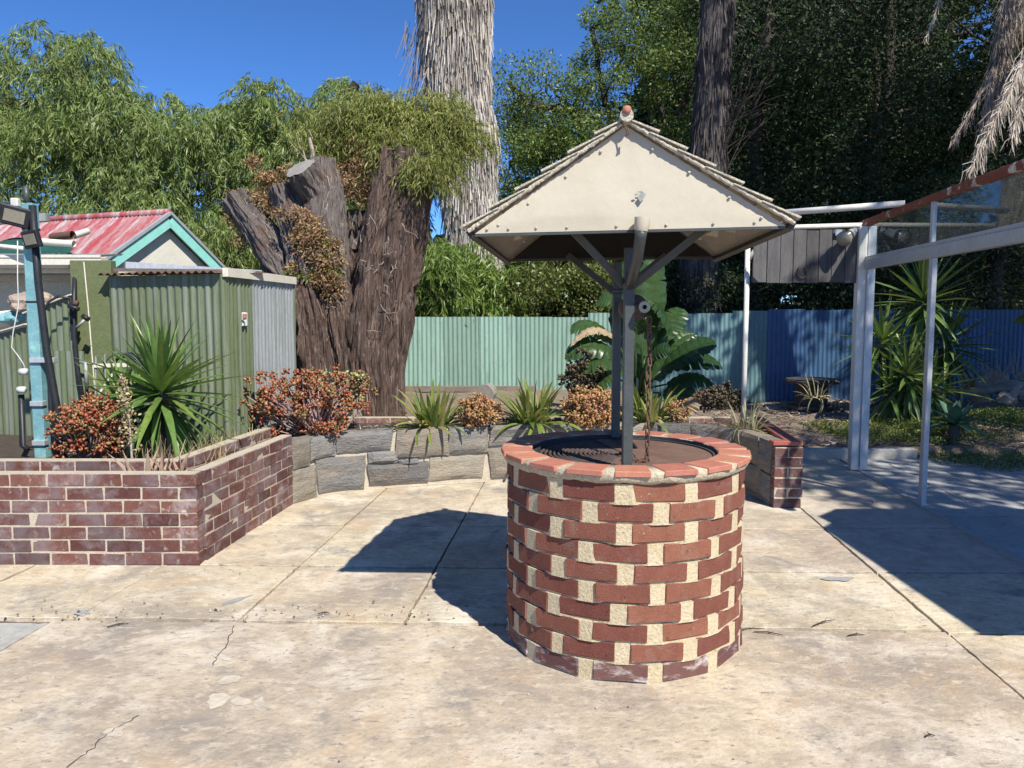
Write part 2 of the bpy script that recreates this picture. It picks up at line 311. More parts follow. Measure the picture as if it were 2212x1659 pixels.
M['rock'] = pmat('pale_brown_rock', (.26, .20, .155), (.40, .325, .26), 5, .9, .8, 30, rnd=.2, stain=[((.12, .095, .08), 5, .58, .7)])
M['log'] = pmat('dead_log', (.13, .105, .085), (.23, .19, .16), 8, .95, .7, 30, stretch=(.5, 4, 4))
M['horseshoe_iron'] = M['rust']
M['debris'] = leafmat('small_debris', [(.05, .04, .035), (.14, .10, .075), (.30, .25, .2), (.5, .46, .4), (.10, .03, .03)], 0, .8, clump=0)
def glassmat():
    m, t, out = nodes('dusty_glass')
    tr = nd(t, 'BsdfTransparent', {'Color': (.80, .86, .84, 1)}); gl = nd(t, 'BsdfGlossy', {'Roughness': .03, 'Color': (.9, .95, .95, 1)})
    df = nd(t, 'BsdfDiffuse', {'Color': (.35, .38, .37, 1)})
    fr = nd(t, 'Fresnel', {'IOR': 1.5})
    a = nd(t, 'MixShader', {0: fr.outputs[0], 1: tr.outputs[0], 2: gl.outputs[0]})
    k = rng_map(t, noise_f(t, pos(t), 3, 4), .3, .8, .04, .16)
    b = nd(t, 'MixShader', {0: k, 1: a.outputs[0], 2: df.outputs[0]})
    t.links.new(b.outputs[0], out.inputs[0]); return m
M['glass'] = glassmat()
# ---------------------------------------------------------------- ground
def sstep(a, b, x): t = np.clip((x - a) / (b - a), 0, 1); return t * t * (3 - 2 * t)
gr = MB(); gr.add([(-300, -60, -.09), (300, -60, -.09), (300, 600, -.09), (-300, 600, -.09)], [(0, 1, 2, 3)])
tag(gr.obj('ground', M['litter']), kind='structure')
def bed_z(x, y):
    x = np.asarray(x, float); y = np.asarray(y, float)
    z = .10 + .28 * sstep(3.2, 1.6, x)
    p = np.stack([x * 2.2, y * 2.2, x * 0], -1).reshape(-1, 3)
    z = z + .03 * fbm(p, 3).reshape(x.shape) + .12 * sstep(9.5, 13, y) * sstep(3, 6, x)
    f = np.where(x < 2.45, sstep(7.96, 8.0, y), sstep(8.72, 8.8, y))
    return z * f - .07 * (1 - f)
def grid_obj(name, x0, x1, y0, y1, st, zf, mat):
    xs = np.arange(x0, x1 + st, st); ys = np.arange(y0, y1 + st, st); X, Y = np.meshgrid(xs, ys)
    Z = zf(X, Y); V = np.stack([X, Y, Z], -1); n = len(xs)
    a = (np.arange(len(ys) - 1)[:, None] * n + np.arange(n - 1)[None]).ravel()
    me = bpy.data.meshes.new(name); me.from_pydata(V.reshape(-1, 3).tolist(), [], np.stack([a, a + 1, a + n + 1, a + n], -1).tolist())
    me.materials.append(mat); me.polygons.foreach_set('use_smooth', [True] * len(me.polygons))
    return inst(name, me)
tag(grid_obj('garden_ground', -9, 15, 7.9, 30, .16, bed_z, M['litter']), kind='structure')
# ---------------------------------------------------------------- patio of concrete slabs
patio = MB().add([(-7, -4, -.03), (3.75, -4, -.03), (3.75, 9.0, -.03), (-7, 9.0, -.03)], [(0, 1, 2, 3)]).obj('patio', M['dirt'])
tag(patio, kind='structure')
def vx(x0, y): return x0 + .085 * (y - 4.8)
def hy(y0, x): return y0 - .035 * x
def cross(x0, y0):
    x = x0
    for _ in range(4): x = vx(x0, hy(y0, x))
    return Vector((x, hy(y0, x), 0))
def slab(quad, mat, dz=0, gap=.005, name='slab', jit=.0045, step=.05):
    c = sum(quad, Vector()) / 4; pts = []
    for i in range(4):
        a, b = quad[i], quad[(i + 1) % 4]; n = max(2, int((b - a).length / step)); d = (b - a).normalized(); nr = Vector((-d.y, d.x, 0))
        gp_ = gap * (2.2 if i % 2 == 0 else .9); jt = jit * (1.6 if i % 2 == 0 else .8)
        for k in range(n):
            p = a.lerp(b, k / n) + nr * (gp_ + (abs(random.gauss(0, jt)) if k else gp_))
            if k == 0: p = a + (d + nr).normalized() * gap * 1.6 + (c - a).normalized() * jit
            pts.append(p)
    m = MB(); n = len(pts); z1 = dz
    vs = [(p.x, p.y, -.05) for p in pts] + [(p.x, p.y, z1 - .003) for p in pts]
    ins = [p + (c - p).normalized() * .0035 for p in pts]; vs += [(p.x, p.y, z1) for p in ins]
    fs = [tuple(range(2 * n, 3 * n))]
    for k in (0, n): fs += [(k + i, k + (i + 1) % n, k + (i + 1) % n + n, k + i + n) for i in range(n)]
    return m.add(vs, fs).obj(name, mat, patio)
VX = [-4.85, -3.97, -3.1, -2.27, -1.38, -.49, .44, 2.30]; HY = [3.90, 4.80, 5.78, 7.6]
for j in range(3):
    for i in range(len(VX) - 1):
        if j > 0 and i < 3: continue
        q = [cross(VX[i], HY[j]), cross(VX[i + 1], HY[j]), cross(VX[i + 1], HY[j + 1]), cross(VX[i], HY[j + 1])]
        slab(q, M['slab'], random.uniform(-.003, .003))
def trk(y): return 2.84 + .1 * y
RY = [.2, 2.0, 3.78, 4.72, 5.75, 6.8, 8.0, 8.72]
for j in range(len(RY) - 1):
    y0, y1 = RY[j], RY[j + 1]
    slab([Vector((vx(2.3, y0), y0, 0)), Vector((trk(y0), y0, 0)), Vector((trk(y1), y1, 0)), Vector((vx(2.3, y1), y1, 0))], M['slab_plain'] if j > 2 else M['slab'], random.uniform(-.003, .003))
slab([Vector((2.55, 7.7, 0)), Vector((2.56, 7.7, 0)), Vector((2.5, 8.72, 0)), Vector((1.6, 8.72, 0))], M['slab_plain'], 0)
q = [Vector((vx(-2.36, -1), -1, 0)), Vector((vx(2.3, -1), -1, 0)), cross(2.3, 3.88), cross(-2.36, 3.88)]
slab(q, M['slab'], .004, .004)
q = [Vector((-6.5, -1, 0)), Vector((vx(-2.38, -1), -1, 0)), cross(-2.38, 3.88), Vector((-6.5, 4.1, 0))]
slab(q, M['slab_grey'], -.012, .007)
def decal(pts, z, mat, name): return MB().add([(p[0], p[1], z) for p in pts], [tuple(range(len(pts)))]).obj(name, mat, patio)
def blob(px, py, rx, ry, mat, name, z=.006, rot=0, n=14):
    c = at(px, py, z=z); pts = []
    for k in range(n):
        a = 2 * math.pi * k / n; r = random.uniform(.65, 1.25); x, y = rx * r * math.cos(a), ry * r * math.sin(a)
        pts.append((c.x + x * math.cos(rot) - y * math.sin(rot), c.y + x * math.sin(rot) + y * math.cos(rot)))
    return decal(pts, z, mat, name)
for a in ((510, 1296, .10, .025, .9), (1810, 1250, .11, .05, 0), (175, 1322, .04, .05, .8)): blob(a[0], a[1], a[2], a[3], M['patch'], 'cement_patch', .0045, a[4])
for a in ((495, 1468, .045, .04, 0), (470, 1512, .05, .07, .5), (520, 1515, .04, .05, .7), (560, 1520, .02, .06, .3), (245, 1580, .035, .05, .8), (480, 1420, .02, .05, 1)):
    blob(a[0], a[1], a[2], a[3], M['slab_plain'], 'spalled_patch', .0062, a[4])
def crack(pix, wd=.004):
    P = [at(x, y, z=.0065) for x, y in pix]; Q = [P[0]]
    for a, b in zip(P, P[1:]):
        for k in range(1, 7): Q.append(a.lerp(b, k / 6) + Vector((random.gauss(0, .006), random.gauss(0, .006), 0)))
    L, Rr = [], []
    for i, p in enumerate(Q):
        d = (Q[min(i + 1, len(Q) - 1)] - Q[max(i - 1, 0)]).normalized(); n_ = Vector((-d.y, d.x, 0)) * wd * random.uniform(.3, 1.2)
        L.append(p + n_); Rr.append(p - n_)
    m = MB(); n = len(Q); m.add(L + Rr, [(i, i + 1, n + i + 1, n + i) for i in range(n - 1)]); m.obj('crack', M['dirt'], patio)
crack([(505, 1352), (488, 1395), (468, 1420), (462, 1436)], .0028)
crack([(300, 1545), (235, 1580), (190, 1620), (145, 1659)], .0028)
# ---------------------------------------------------------------- paved area beyond the screen
pv = MB().add([(3.3, -1, -.02), (10, -1, -.02), (10, 8.75, -.02), (3.75, 8.75, -.02)], [(0, 1, 2, 3)]).obj('paved_area', M['dirt'])
tag(pv, kind='structure')
pm = MB().box((0, 0, -.02), (.43, .43, .04)).mesh('paver', M['paver'], bevel=.004)
for j in range(12):
    for i in range(9):
        y = 8.55 - j * .44; x = trk(y) + .245 + i * .44
        inst('paver', pm, pv, Matrix.Translation((x, y, random.uniform(-.004, .003))) @ Matrix.Rotation(-.1 + random.gauss(0, .006), 4, 'Z'))
# ---------------------------------------------------------------- brick pieces
def brick_mesh(L, W, H, mat, k=0, bev=.0032):
    m = MB().box((0, 0, 0), (L, W, H)); me = m.mesh('brick', mat, bevel=bev)
    r = random.Random(k)
    for v in me.vertices: v.co += Vector((r.gauss(0, .0018), r.gauss(0, .0014), r.gauss(0, .0018)))
    return me
# ---------------------------------------------------------------- the wishing well
WC = Vector((.56, 3.82, 0)); WR = .578
well = thing('wishing_well', WC, 'round red brick wishing well with orange coping and pitched cream roof on steel posts', 'well')
NB, CH = 12, .0888
core = MB(); h = .0105
al = math.asin(.118 / WR)
bvar = [brick_mesh(.236, .07, .080, M['brick_well'], k) for k in range(6)]
bvar0 = [brick_mesh(.236, .07, .080, M['brick_base'], k) for k in range(2)]
for c in range(10):
    off = (math.pi / NB) * (c % 2) + random.uniform(-.03, .03) + math.radians(-90 - 8); z0 = .012 + c * CH
    ring = []
    for k in range(NB):
        a = off + 2 * math.pi * k / NB + random.gauss(0, .006)
        p = WC + Vector((math.cos(a), math.sin(a), 0)) * (WR - .035 + random.uniform(-.005, .006)) + Vector((0, 0, z0 + .040))
        m = Matrix.Translation(p) @ Matrix.Rotation(a + math.pi / 2 + random.gauss(0, .008), 4, 'Z') @ Matrix.Rotation(random.gauss(0, .006), 4, 'Y')
        inst('brick', random.choice(bvar0 if c == 0 else bvar), well, m)
        for s in (-1, 1):
            for e in (.995, .5): ring.append((a + s * al * e, WR / math.cos(al * e) * math.cos(0) - (.006 if e > .9 else .010)))
    ring.sort(); rr = [(r_ + random.uniform(-.002, .003)) for _, r_ in ring]
    rp = [(WC.x + r_ * math.cos(a), WC.y + r_ * math.sin(a)) for (a, _), r_ in zip(ring, rr)]
    ri = [(WC.x + .47 * math.cos(a), WC.y + .47 * math.sin(a)) for a, _ in ring]
    n = len(rp); b0 = z0 - .012; b1 = z0 + .0785
    core.add([(x, y, b0) for x, y in rp] + [(x, y, b1) for x, y in rp] + [(x, y, b0) for x, y in ri] + [(x, y, b1) for x, y in ri],
             [(i, (i + 1) % n, (i + 1) % n + n, i + n) for i in range(n)] + [(i + n, (i + 1) % n + n, (i + 1) % n + 3 * n, i + 3 * n) for i in range(n)] + [(i, (i + 1) % n, (i + 1) % n + 2 * n, i + 2 * n) for i in range(n)])
core.obj('mortar_core', M['mortar'], well)
cm = MB(); n = 180
prof = [(.46, .894), (.582, .890), (.597, .899), (.602, .918), (.604, .9455), (.46, .9485)]
vs = []
for k in range(n):
    a = 2 * math.pi * k / n; facet = .012 * (math.cos(18 * a) * .5)
    for j, (r_, z_) in enumerate(prof):
        q = 0 if j in (0, 5) else facet * .6 + .008 * noise.noise(Vector((math.cos(a) * 9, math.sin(a) * 9, z_ * 22))) + .006 * noise.noise(Vector((math.cos(a) * 28, math.sin(a) * 28, z_ * 50)))
        vs.append((WC.x + (r_ + q) * math.cos(a), WC.y + (r_ + q) * math.sin(a), z_ + (q * .25 if j == 4 else 0 if j == 5 else q * .9)))
p_ = len(prof)
cm.add(vs, [(k * p_ + j, ((k + 1) % n) * p_ + j, ((k + 1) % n) * p_ + (j + 1) % p_, k * p_ + (j + 1) % p_) for k in range(n) for j in range(p_)])
cm.obj('coping_mortar', M['mortar_grey'], well, smooth=True)
for k in range(18):
    a = 2 * math.pi * (k + .28) / 18; wd = .150 + random.uniform(-.006, .006); ln = .152
    me = MB().add([(x, y * (1 + (.05 if x > 0 else -.02)), z) for x in (-ln / 2, ln / 2) for y in (-wd / 2, wd / 2) for z in (-.013, .013)],
                  [(0, 1, 3, 2), (4, 6, 7, 5), (0, 4, 5, 1), (2, 3, 7, 6), (0, 2, 6, 4), (1, 5, 7, 3)]).mesh('coping_brick', M['coping'], bevel=.003)
    m = Matrix.Translation(WC + Vector((math.cos(a), math.sin(a), 0)) * .5345 + Vector((0, 0, .9375 + random.uniform(-.0015, .002)))) @ Matrix.Rotation(a + random.gauss(0, .012), 4, 'Z')
    inst('coping_brick', me, well, m)
MB().lathe([(.46, .84), (.458, .945)], WC, 64).obj('inner_lining', M['steel_dark'], well, smooth=True)
MB().lathe([(0.001, .895), (.458, .895)], WC, 64).obj('well_floor', M['black_in'], well)
ax0 = math.radians(3)
for a0, a1 in ((ax0 - 1.92, ax0 - .004), (ax0 + .004, ax0 + 1.75)):
    m = MB(); n = 40; pts = [(WC.x, WC.y)] + [(WC.x + .432 * math.cos(a0 + (a1 - a0) * k / n), WC.y + .432 * math.sin(a0 + (a1 - a0) * k / n)) for k in range(n + 1)]
    m.poly(pts, .908, .9235).obj('lid_board', M['lid'], well)
MB().lathe([(.452, .90), (.452, .93), (.437, .93), (.437, .90)], WC, 64).obj('lid_rim', M['steel_dark'], well, smooth=False)
for k in range(17):
    r_ = .06 + k * .0222; pts = []
    for j in range(29):
        a = ax0 + 1.78 + (2 * math.pi - 1.95 - 1.75) * j / 28; pts.append((WC.x + r_ * math.cos(a), WC.y + r_ * math.sin(a), .914))
    MB().tube(pts, .0082, 6).obj('coil_ring', M['coil'], well, smooth=True)
# steel posts with V braces, axle and drum
PF = Vector((.515, 3.405, 0)); PB = Vector((.575, 4.235, 0))
for P, nm in ((PF, 'f'), (PB, 'b')):
    mm = MB().box((P.x, P.y, 1.42), (.045, .045, .97)); mm.obj('post', M['steel'], well, bevel=.004)
    if nm == 'f': z1, sx = 1.955, (.275, .305)
    else: z1, sx = 1.93, (.27, .29)
    for s, dx in ((-1, sx[0]), (1, sx[1])):
        MB().bar(P + Vector((s * .012, -.004 * s, 1.735)), P + Vector((s * dx * .98, -.13 if nm == 'f' else .1, z1 + .02)), .034, .008, (0, 1, 0)).obj('brace', M['steel'], well, bevel=.002)
    MB().box((P.x, P.y, 1.742), (.062, .058, .03)).obj('weld_collar', M['steel'], well, bevel=.008)
MB().tube([PF + Vector((0, -.02, 1.74)), PF + Vector((0, -.20, 1.83)), PF + Vector((.0, -.285, 1.925)), PF + Vector((.001, -.292, 1.95))], [.022, .023, .024, .026], 12).obj('pipe_stub', M['steel'], well, smooth=True)
MB().tube([PF + Vector((.001, -.292, 1.945)), PF + Vector((.003, -.294, 1.965)), PF + Vector((.004, -.295, 1.998))], [.026, .031, .031], 14, cap=False, jit=.02).obj('pipe_cap', M['cream'], well, smooth=True)
MB().tube([PF + Vector((.055, -.06, 1.645)), PB + Vector((.05, .06, 1.645))], .022, 16).obj('axle', M['steel'], well, smooth=True)
MB().lathe([(.010, 0), (.025, 0), (.025, .03), (.010, .03)], (0, 0, 0), 20).obj('axle_end', M['steel'], well).matrix_basis = Matrix.Translation(PF + Vector((.055, -.085, 1.645))) @ Matrix.Rotation(-math.pi / 2, 4, 'X')
MB().tube([PF + Vector((.05, .16, 1.645)), PB + Vector((.045, -.16, 1.645))], .062, 20).obj('drum', M['coil'], well, smooth=True)
# roof
FL, FR, BL, BR = at(1012, 500, y=3.20), at(1714, 483, y=3.12), at(1095, 563, y=4.42), at(1547, 556, y=4.34)
AF = at(1352, 262, y=3.16); AB = AF + ((BL - FL) + (BR - FR)) / 2 * 1.0; AB.z = AF.z
roofn = [( 'l', FL, BL), ('r', FR, BR)]
NC = 6
for side, F, B in roofn:
    ax = (AB - AF).normalized(); over = ax * .035
    up = ((AF - F).cross(B - F)).normalized()
    if up.z < 0: up = -up
    # sheathing sheet (visible from below)
    m = MB(); a, b, c, d = F, B, AB, AF; e = up * .006
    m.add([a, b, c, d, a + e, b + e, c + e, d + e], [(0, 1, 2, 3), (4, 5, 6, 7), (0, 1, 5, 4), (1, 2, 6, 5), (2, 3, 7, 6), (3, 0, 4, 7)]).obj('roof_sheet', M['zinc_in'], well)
    for k in range(NC):
        t0, t1 = k / NC - .008, min(1.0, (k + 1) / NC + .035)
        p0, p1, p2, p3 = F.lerp(AF, t0) - over, B.lerp(AB, t0) + over, B.lerp(AB, t1) + over, F.lerp(AF, t1) - over
        lo, hi = up * .026, up * .005; th = up * .009
        nseg = 24; vs = []; fs = []
        for i in range(nseg + 1):
            t = i / nseg; wv = up * .006 * math.cos(t * math.pi * 2 * 5)
            q0, q3 = p0.lerp(p1, t), p3.lerp(p2, t)
            vs += [q0 + lo + wv - th, q0 + lo + wv, q3 + hi + wv * .3, q3 + hi * .6 - th * .3 + wv * .3]
        for i in range(nseg):
            for j in range(4): fs.append((i * 4 + j, i * 4 + (j + 1) % 4, i * 4 + 4 + (j + 1) % 4, i * 4 + 4 + j))
        fs += [(0, 1, 2, 3), tuple(nseg * 4 + j for j in range(4))]
        MB().add(vs, fs).obj('tile_course', M['cream_rough'], well)
    for S, A in ((F - ax * .02, AF - ax * .02), (B + ax * .02, AB + ax * .02)):
        pts = [S.lerp(A, i / 70) + up * (-.002 + random.gauss(0, .0012)) for i in range(71)]
        MB().tube(pts, [.0085 + random.uniform(-.001, .0015) for _ in pts], 9, jit=.10).obj('barge_mortar', M['cream_rough'], well)
    MB().bar(F + up * -.012, B + up * -.012, .022, .03, up).obj('eave_batten', M['steel_dark'], well)
def gable(A, L, Rr, mat, name, dents, yoff):
    bot = L.lerp(Rr, .5); n = 34; vs = []; fs = []; idx = {}
    for j in range(n + 1):
        for i in range(n + 1 - j):
            a, b = i / n, j / n; p = L * (1 - a - b) + Rr * a + A * b
            d = dents * (noise.noise(Vector((p.x * 3.2, p.z * 3.2, yoff))) * .010 + noise.noise(Vector((p.x * 8, p.z * 6, yoff + 4))) * .0022) * min(1, 6 * min(a + .02, b + .02, 1 - a - b + .02))
            idx[i, j] = len(vs); vs.append((p.x, p.y + d, p.z))
    for j in range(n):
        for i in range(n - j):
            fs.append((idx[i, j], idx[i + 1, j], idx[i, j + 1]))
            if i < n - j - 1: fs.append((idx[i + 1, j], idx[i + 1, j + 1], idx[i, j + 1]))
    return MB().add(vs, fs).obj(name, mat, well, smooth=True)
gl, g_r = at(1026, 505, y=3.19), at(1698, 488, y=3.12); ga = AF + Vector((0, .005, -.016))
gable(ga, gl, g_r, M['cream'], 'gable_panel', 1, 0)
gable(ga + Vector((0, .006, -.004)), gl + Vector((.01, .006, .004)), g_r + Vector((-.01, .006, .004)), M['black_in'], 'gable_inner_sheet', 1, 0)
bl2, br2, ba = BL + Vector((.015, -.02, .0)), BR + Vector((-.015, -.02, 0)), AB + Vector((0, -.02, -.02))
gable(ba, bl2, br2, M['cream'], 'back_gable_panel', 1, 3)
gable(ba + Vector((0, -.008, -.004)), bl2 + Vector((.01, -.008, .002)), br2 + Vector((-.01, -.008, .002)), M['black_in'], 'back_gable_inner_sheet', 1, 3)  # separate near-black sheet just inside the back gable
MB().bar(gl + Vector((0, .012, -.004)), g_r + Vector((0, .012, -.004)), .022, .012).obj('gable_rail', M['steel'], well)
MB().bar(bl2, br2, .022, .014).obj('back_rail', M['steel_dark'], well)
ax = (AB - AF).normalized()
MB().tube([AF - ax * .05 + Vector((0, 0, .012)), AF + ax * .3 + Vector((0, 0, .012)), AB + ax * .05 + Vector((0, 0, .010))], .026, 14, jit=.05).obj('ridge_cap', M['cream_rough'], well)
MB().tube([AF - ax * .056 + Vector((.0, 0, .032)), AF - ax * .01 + Vector((.0, 0, .024))], .017, 14).obj('ridge_end', M['terracotta'], well, smooth=True)
rv = MB()
def rivet(p): rv.lathe([(.0005, -.004), (.004, -.003), (.0065, .001)], (0, 0, 0), 8); k = len(rv.v) - 24; rv.v[k:] = [(p.x + x, p.y + z, p.z + y) for x, y, z in rv.v[k:]]
for t in (.04, .11, .20, .30, .46, .62, .77, .90, .985): rivet(gl.lerp(g_r, t) + Vector((0, -.004, .016)))
for L_, s in ((gl, 1), (g_r, -1)):
    for t in (.1, .30, .55, .78): rivet(L_.lerp(ga, t) + Vector((s * .035, -.006, -.008)))
rv.obj('rivets', M['cream_rough'], well, smooth=True)['kind'] = 'stuff'
def chip(pix, mat, name):
    pts = [at(x, y, y=3.138) for x, y in pix]; MB().add(pts, [tuple(range(len(pts)))]).obj(name, mat, well)
chip([(1381, 421), (1386, 414), (1394, 418), (1395, 422), (1391, 427), (1387, 433), (1383, 437), (1380, 431), (1377, 426)], M['patch'], 'paint_chip')
chip([(1370, 419), (1376, 417), (1379, 421), (1374, 424), (1370, 423)], M['patch'], 'paint_chip'); chip([(1378, 413), (1388, 412), (1387, 416), (1379, 417)], M['patch'], 'paint_chip')
MB().tube([at(1340, 264, y=3.125), at(1350, 272, y=3.12), at(1355, 285, y=3.115), at(1352, 294, y=3.115), at(1358, 290, y=3.115), at(1357, 279, y=3.118)], .0035, 6).obj('wire_hook', M['rust'], well, smooth=True)
# chain hanging from the drum
chx = Vector((.635, 3.56, 0)); chain = thing('chain', (chx.x, chx.y, .925), 'rusty iron chain hanging from the drum down to the well lid', 'chain')
lm = MB(); lm.tube([(math.cos(a) * .0095 if 1 else 0, 0, math.sin(a) * .010 + (.011 if math.sin(a) > 0 else -.011)) for a in np.linspace(0, 2 * math.pi, 17)], .0042, 6, cap=False)
lmesh = lm.mesh('link', M['rust'], smooth=True)
for k in range(21):
    inst('link', lmesh, chain, Matrix.Translation(chx + Vector((random.gauss(0, .002), 0, 1.585 - k * .032))) @ Matrix.Rotation((k % 2) * 1.4 + .4 + random.gauss(0, .15), 4, 'Z'))
for k in range(3):
    inst('link', lmesh, chain, Matrix.Translation(chx + Vector((-.012 - .024 * k, -.01 * k, .932))) @ Matrix.Rotation(1.45, 4, 'Y') @ Matrix.Rotation((k % 2) * 1.4, 4, 'Z'))
MB().tube([chx + Vector((-.08 + .028 * math.cos(a), .03, .945 + .02 * math.sin(a))) for a in np.linspace(0, 6.28, 14)], .006, 6, cap=False).obj('lid_ring', M['rust'], chain, smooth=True)
# ---------------------------------------------------------------- brick planter at left
CX, CY = -2.03, 4.87
plant = thing('brick_planter', (CX, CY, 0), 'low dark brick planter with pale mortar and a second inner row of bricks', 'planter')
bv = [brick_mesh(.23, .10, .077, M['brick'], 10 + k) for k in range(4)]; bh = [brick_mesh(.108, .10, .077, M['brick'], 20 + k) for k in range(2)]
def wall_run(p0, p1, courses, z0, par, phase=0, inner=(0, 1, 0), both=False, end_full=True, mort='mortar_white'):
    """stretcher-bond wall whose outer face runs p0 -> p1; inner = direction into the wall"""
    d = (p1 - p0); L = d.length; d.normalize(); inn = Vector(inner); ang = math.atan2(d.y, d.x)
    for c in range(courses):
        s = -.12 * ((c + phase) % 2); z = z0 + c * .0865 + .0385
        while s < L - .02:
            a, b = max(s, 0), min(s + .23, L); ln = b - a
            if ln > .03:
                p = p0 + d * ((a + b) / 2) + inn * (.05 - .001 + random.uniform(-.0035, .0025)); p.z = z + random.gauss(0, .0015)
                me = random.choice(bv if ln > .15 else bh); sx = ln / (.23 if ln > .15 else .108)
                inst('brick', me, par, Matrix.Translation(p) @ Matrix.Rotation(ang + random.gauss(0, .006), 4, 'Z') @ Matrix.Rotation(random.gauss(0, .004), 4, 'Y') @ Matrix.Diagonal((sx, 1, 1, 1)))
            s += .241
    m = MB(); hh = courses * .0865 - .004
    a, b = p0 + inn * .0018, p1 + inn * .0018; c_, d_ = p1 + inn * .088 - d * .006, p0 + inn * .088 + d * .006
    a = a + d * .006; b = b - d * .006
    m.poly([a, b, c_, d_], z0 - .01, z0 + hh); return m.obj('mortar_bed', M[mort], par)
P0 = Vector((-5.2, CY, 0)); PC = Vector((CX, CY, 0)); PE = Vector((-1.885, 6.52, 0))
sd = (PE - PC).normalized(); sin_ = Vector((-sd.y, sd.x, 0))
wall_run(PC, P0, 7, 0, plant, 0, (0, 1, 0))
wall_run(PC + sd * .101, PE, 7, 0, plant, 1, sin_)
IC = Vector((-2.30, 5.24, 0))
wall_run(IC, Vector((-5.2, 5.24, 0)), 3, .36, plant, 0, (0, 1, 0))
wall_run(IC + sd * .101, IC + sd * 1.95, 3, .36, plant, 1, sin_)
sm = MB(); sm.poly([(-5.2, CY + .09), (CX - .09, CY + .09), (PE.x - .09, PE.y), (-1.75, 7.2), (-2.3, 7.2), (-2.36, 6.6), (-3.7, 6.9), (-5.2, 7.3)], .0, .50); sm.obj('soil', M['soil'], plant)
# ---------------------------------------------------------------- curved stone planter behind the well
ctl = [Vector((-1.885, 6.50, 0)), Vector((-1.60, 6.93, 0)), Vector((-1.1, 7.12, 0)), Vector((-.03, 7.42, 0)), Vector((1.12, 7.58, 0)), Vector((1.72, 7.47, 0)), Vector((2.10, 7.08, 0)), Vector((2.20, 6.45, 0))]
def catmull(P, n=24):
    out = []
    Q = [P[0] * 2 - P[1]] + P + [P[-1] * 2 - P[-2]]
    for i in range(1, len(Q) - 2):
        a, b, c, d = Q[i - 1:i + 3]
        for k in range(n):
            t = k / n; out.append(.5 * ((2 * b) + (c - a) * t + (2 * a - 5 * b + 4 * c - d) * t * t + (3 * b - a - 3 * c + d) * t ** 3))
    return out + [P[-1]]
CV = catmull(ctl); S = [0]
for a, b in zip(CV, CV[1:]): S.append(S[-1] + (b - a).length)
SL = S[-1]
def cpt(s):
    s = min(max(s, 0), SL - 1e-4); i = max(k for k in range(len(S)) if S[k] <= s); i = min(i, len(CV) - 2)
    t = (s - S[i]) / (S[i + 1] - S[i]); d = (CV[i + 1] - CV[i]).normalized(); return CV[i].lerp(CV[i + 1], t), Vector((-d.y, d.x, 0))
def s_of(px):
    best = min(range(len(CV)), key=lambda i: abs(1106 + FPX * CV[i].x / (CV[i].y * math.cos(PITCH) + 1.3 * math.sin(PITCH)) - px) + (0 if i < 150 else 0)); return S[best]
stw = thing('stone_planter', (.1, 7.5, 0), 'curved retaining wall of rough grey slate blocks holding a garden bed', 'planter')
m = MB(); nn = 120; vs = []
for i in range(nn + 1):
    p, n_ = cpt(SL * i / nn); j = .008 * noise.noise(p * 7)
    vs += [tuple(p + n_ * (.022 + j) + Vector((0, 0, 0))), tuple(p + n_ * (.03 + j) + Vector((0, 0, .535))), tuple(p + n_ * .2 + Vector((0, 0, .535))), tuple(p + n_ * .2)]
m.add(vs, [(i * 4 + j, i * 4 + 4 + j, i * 4 + 4 + j + 1, i * 4 + j + 1) for i in range(nn) for j in range(3)]).obj('mortar_bed', M['mortar_white'], stw)
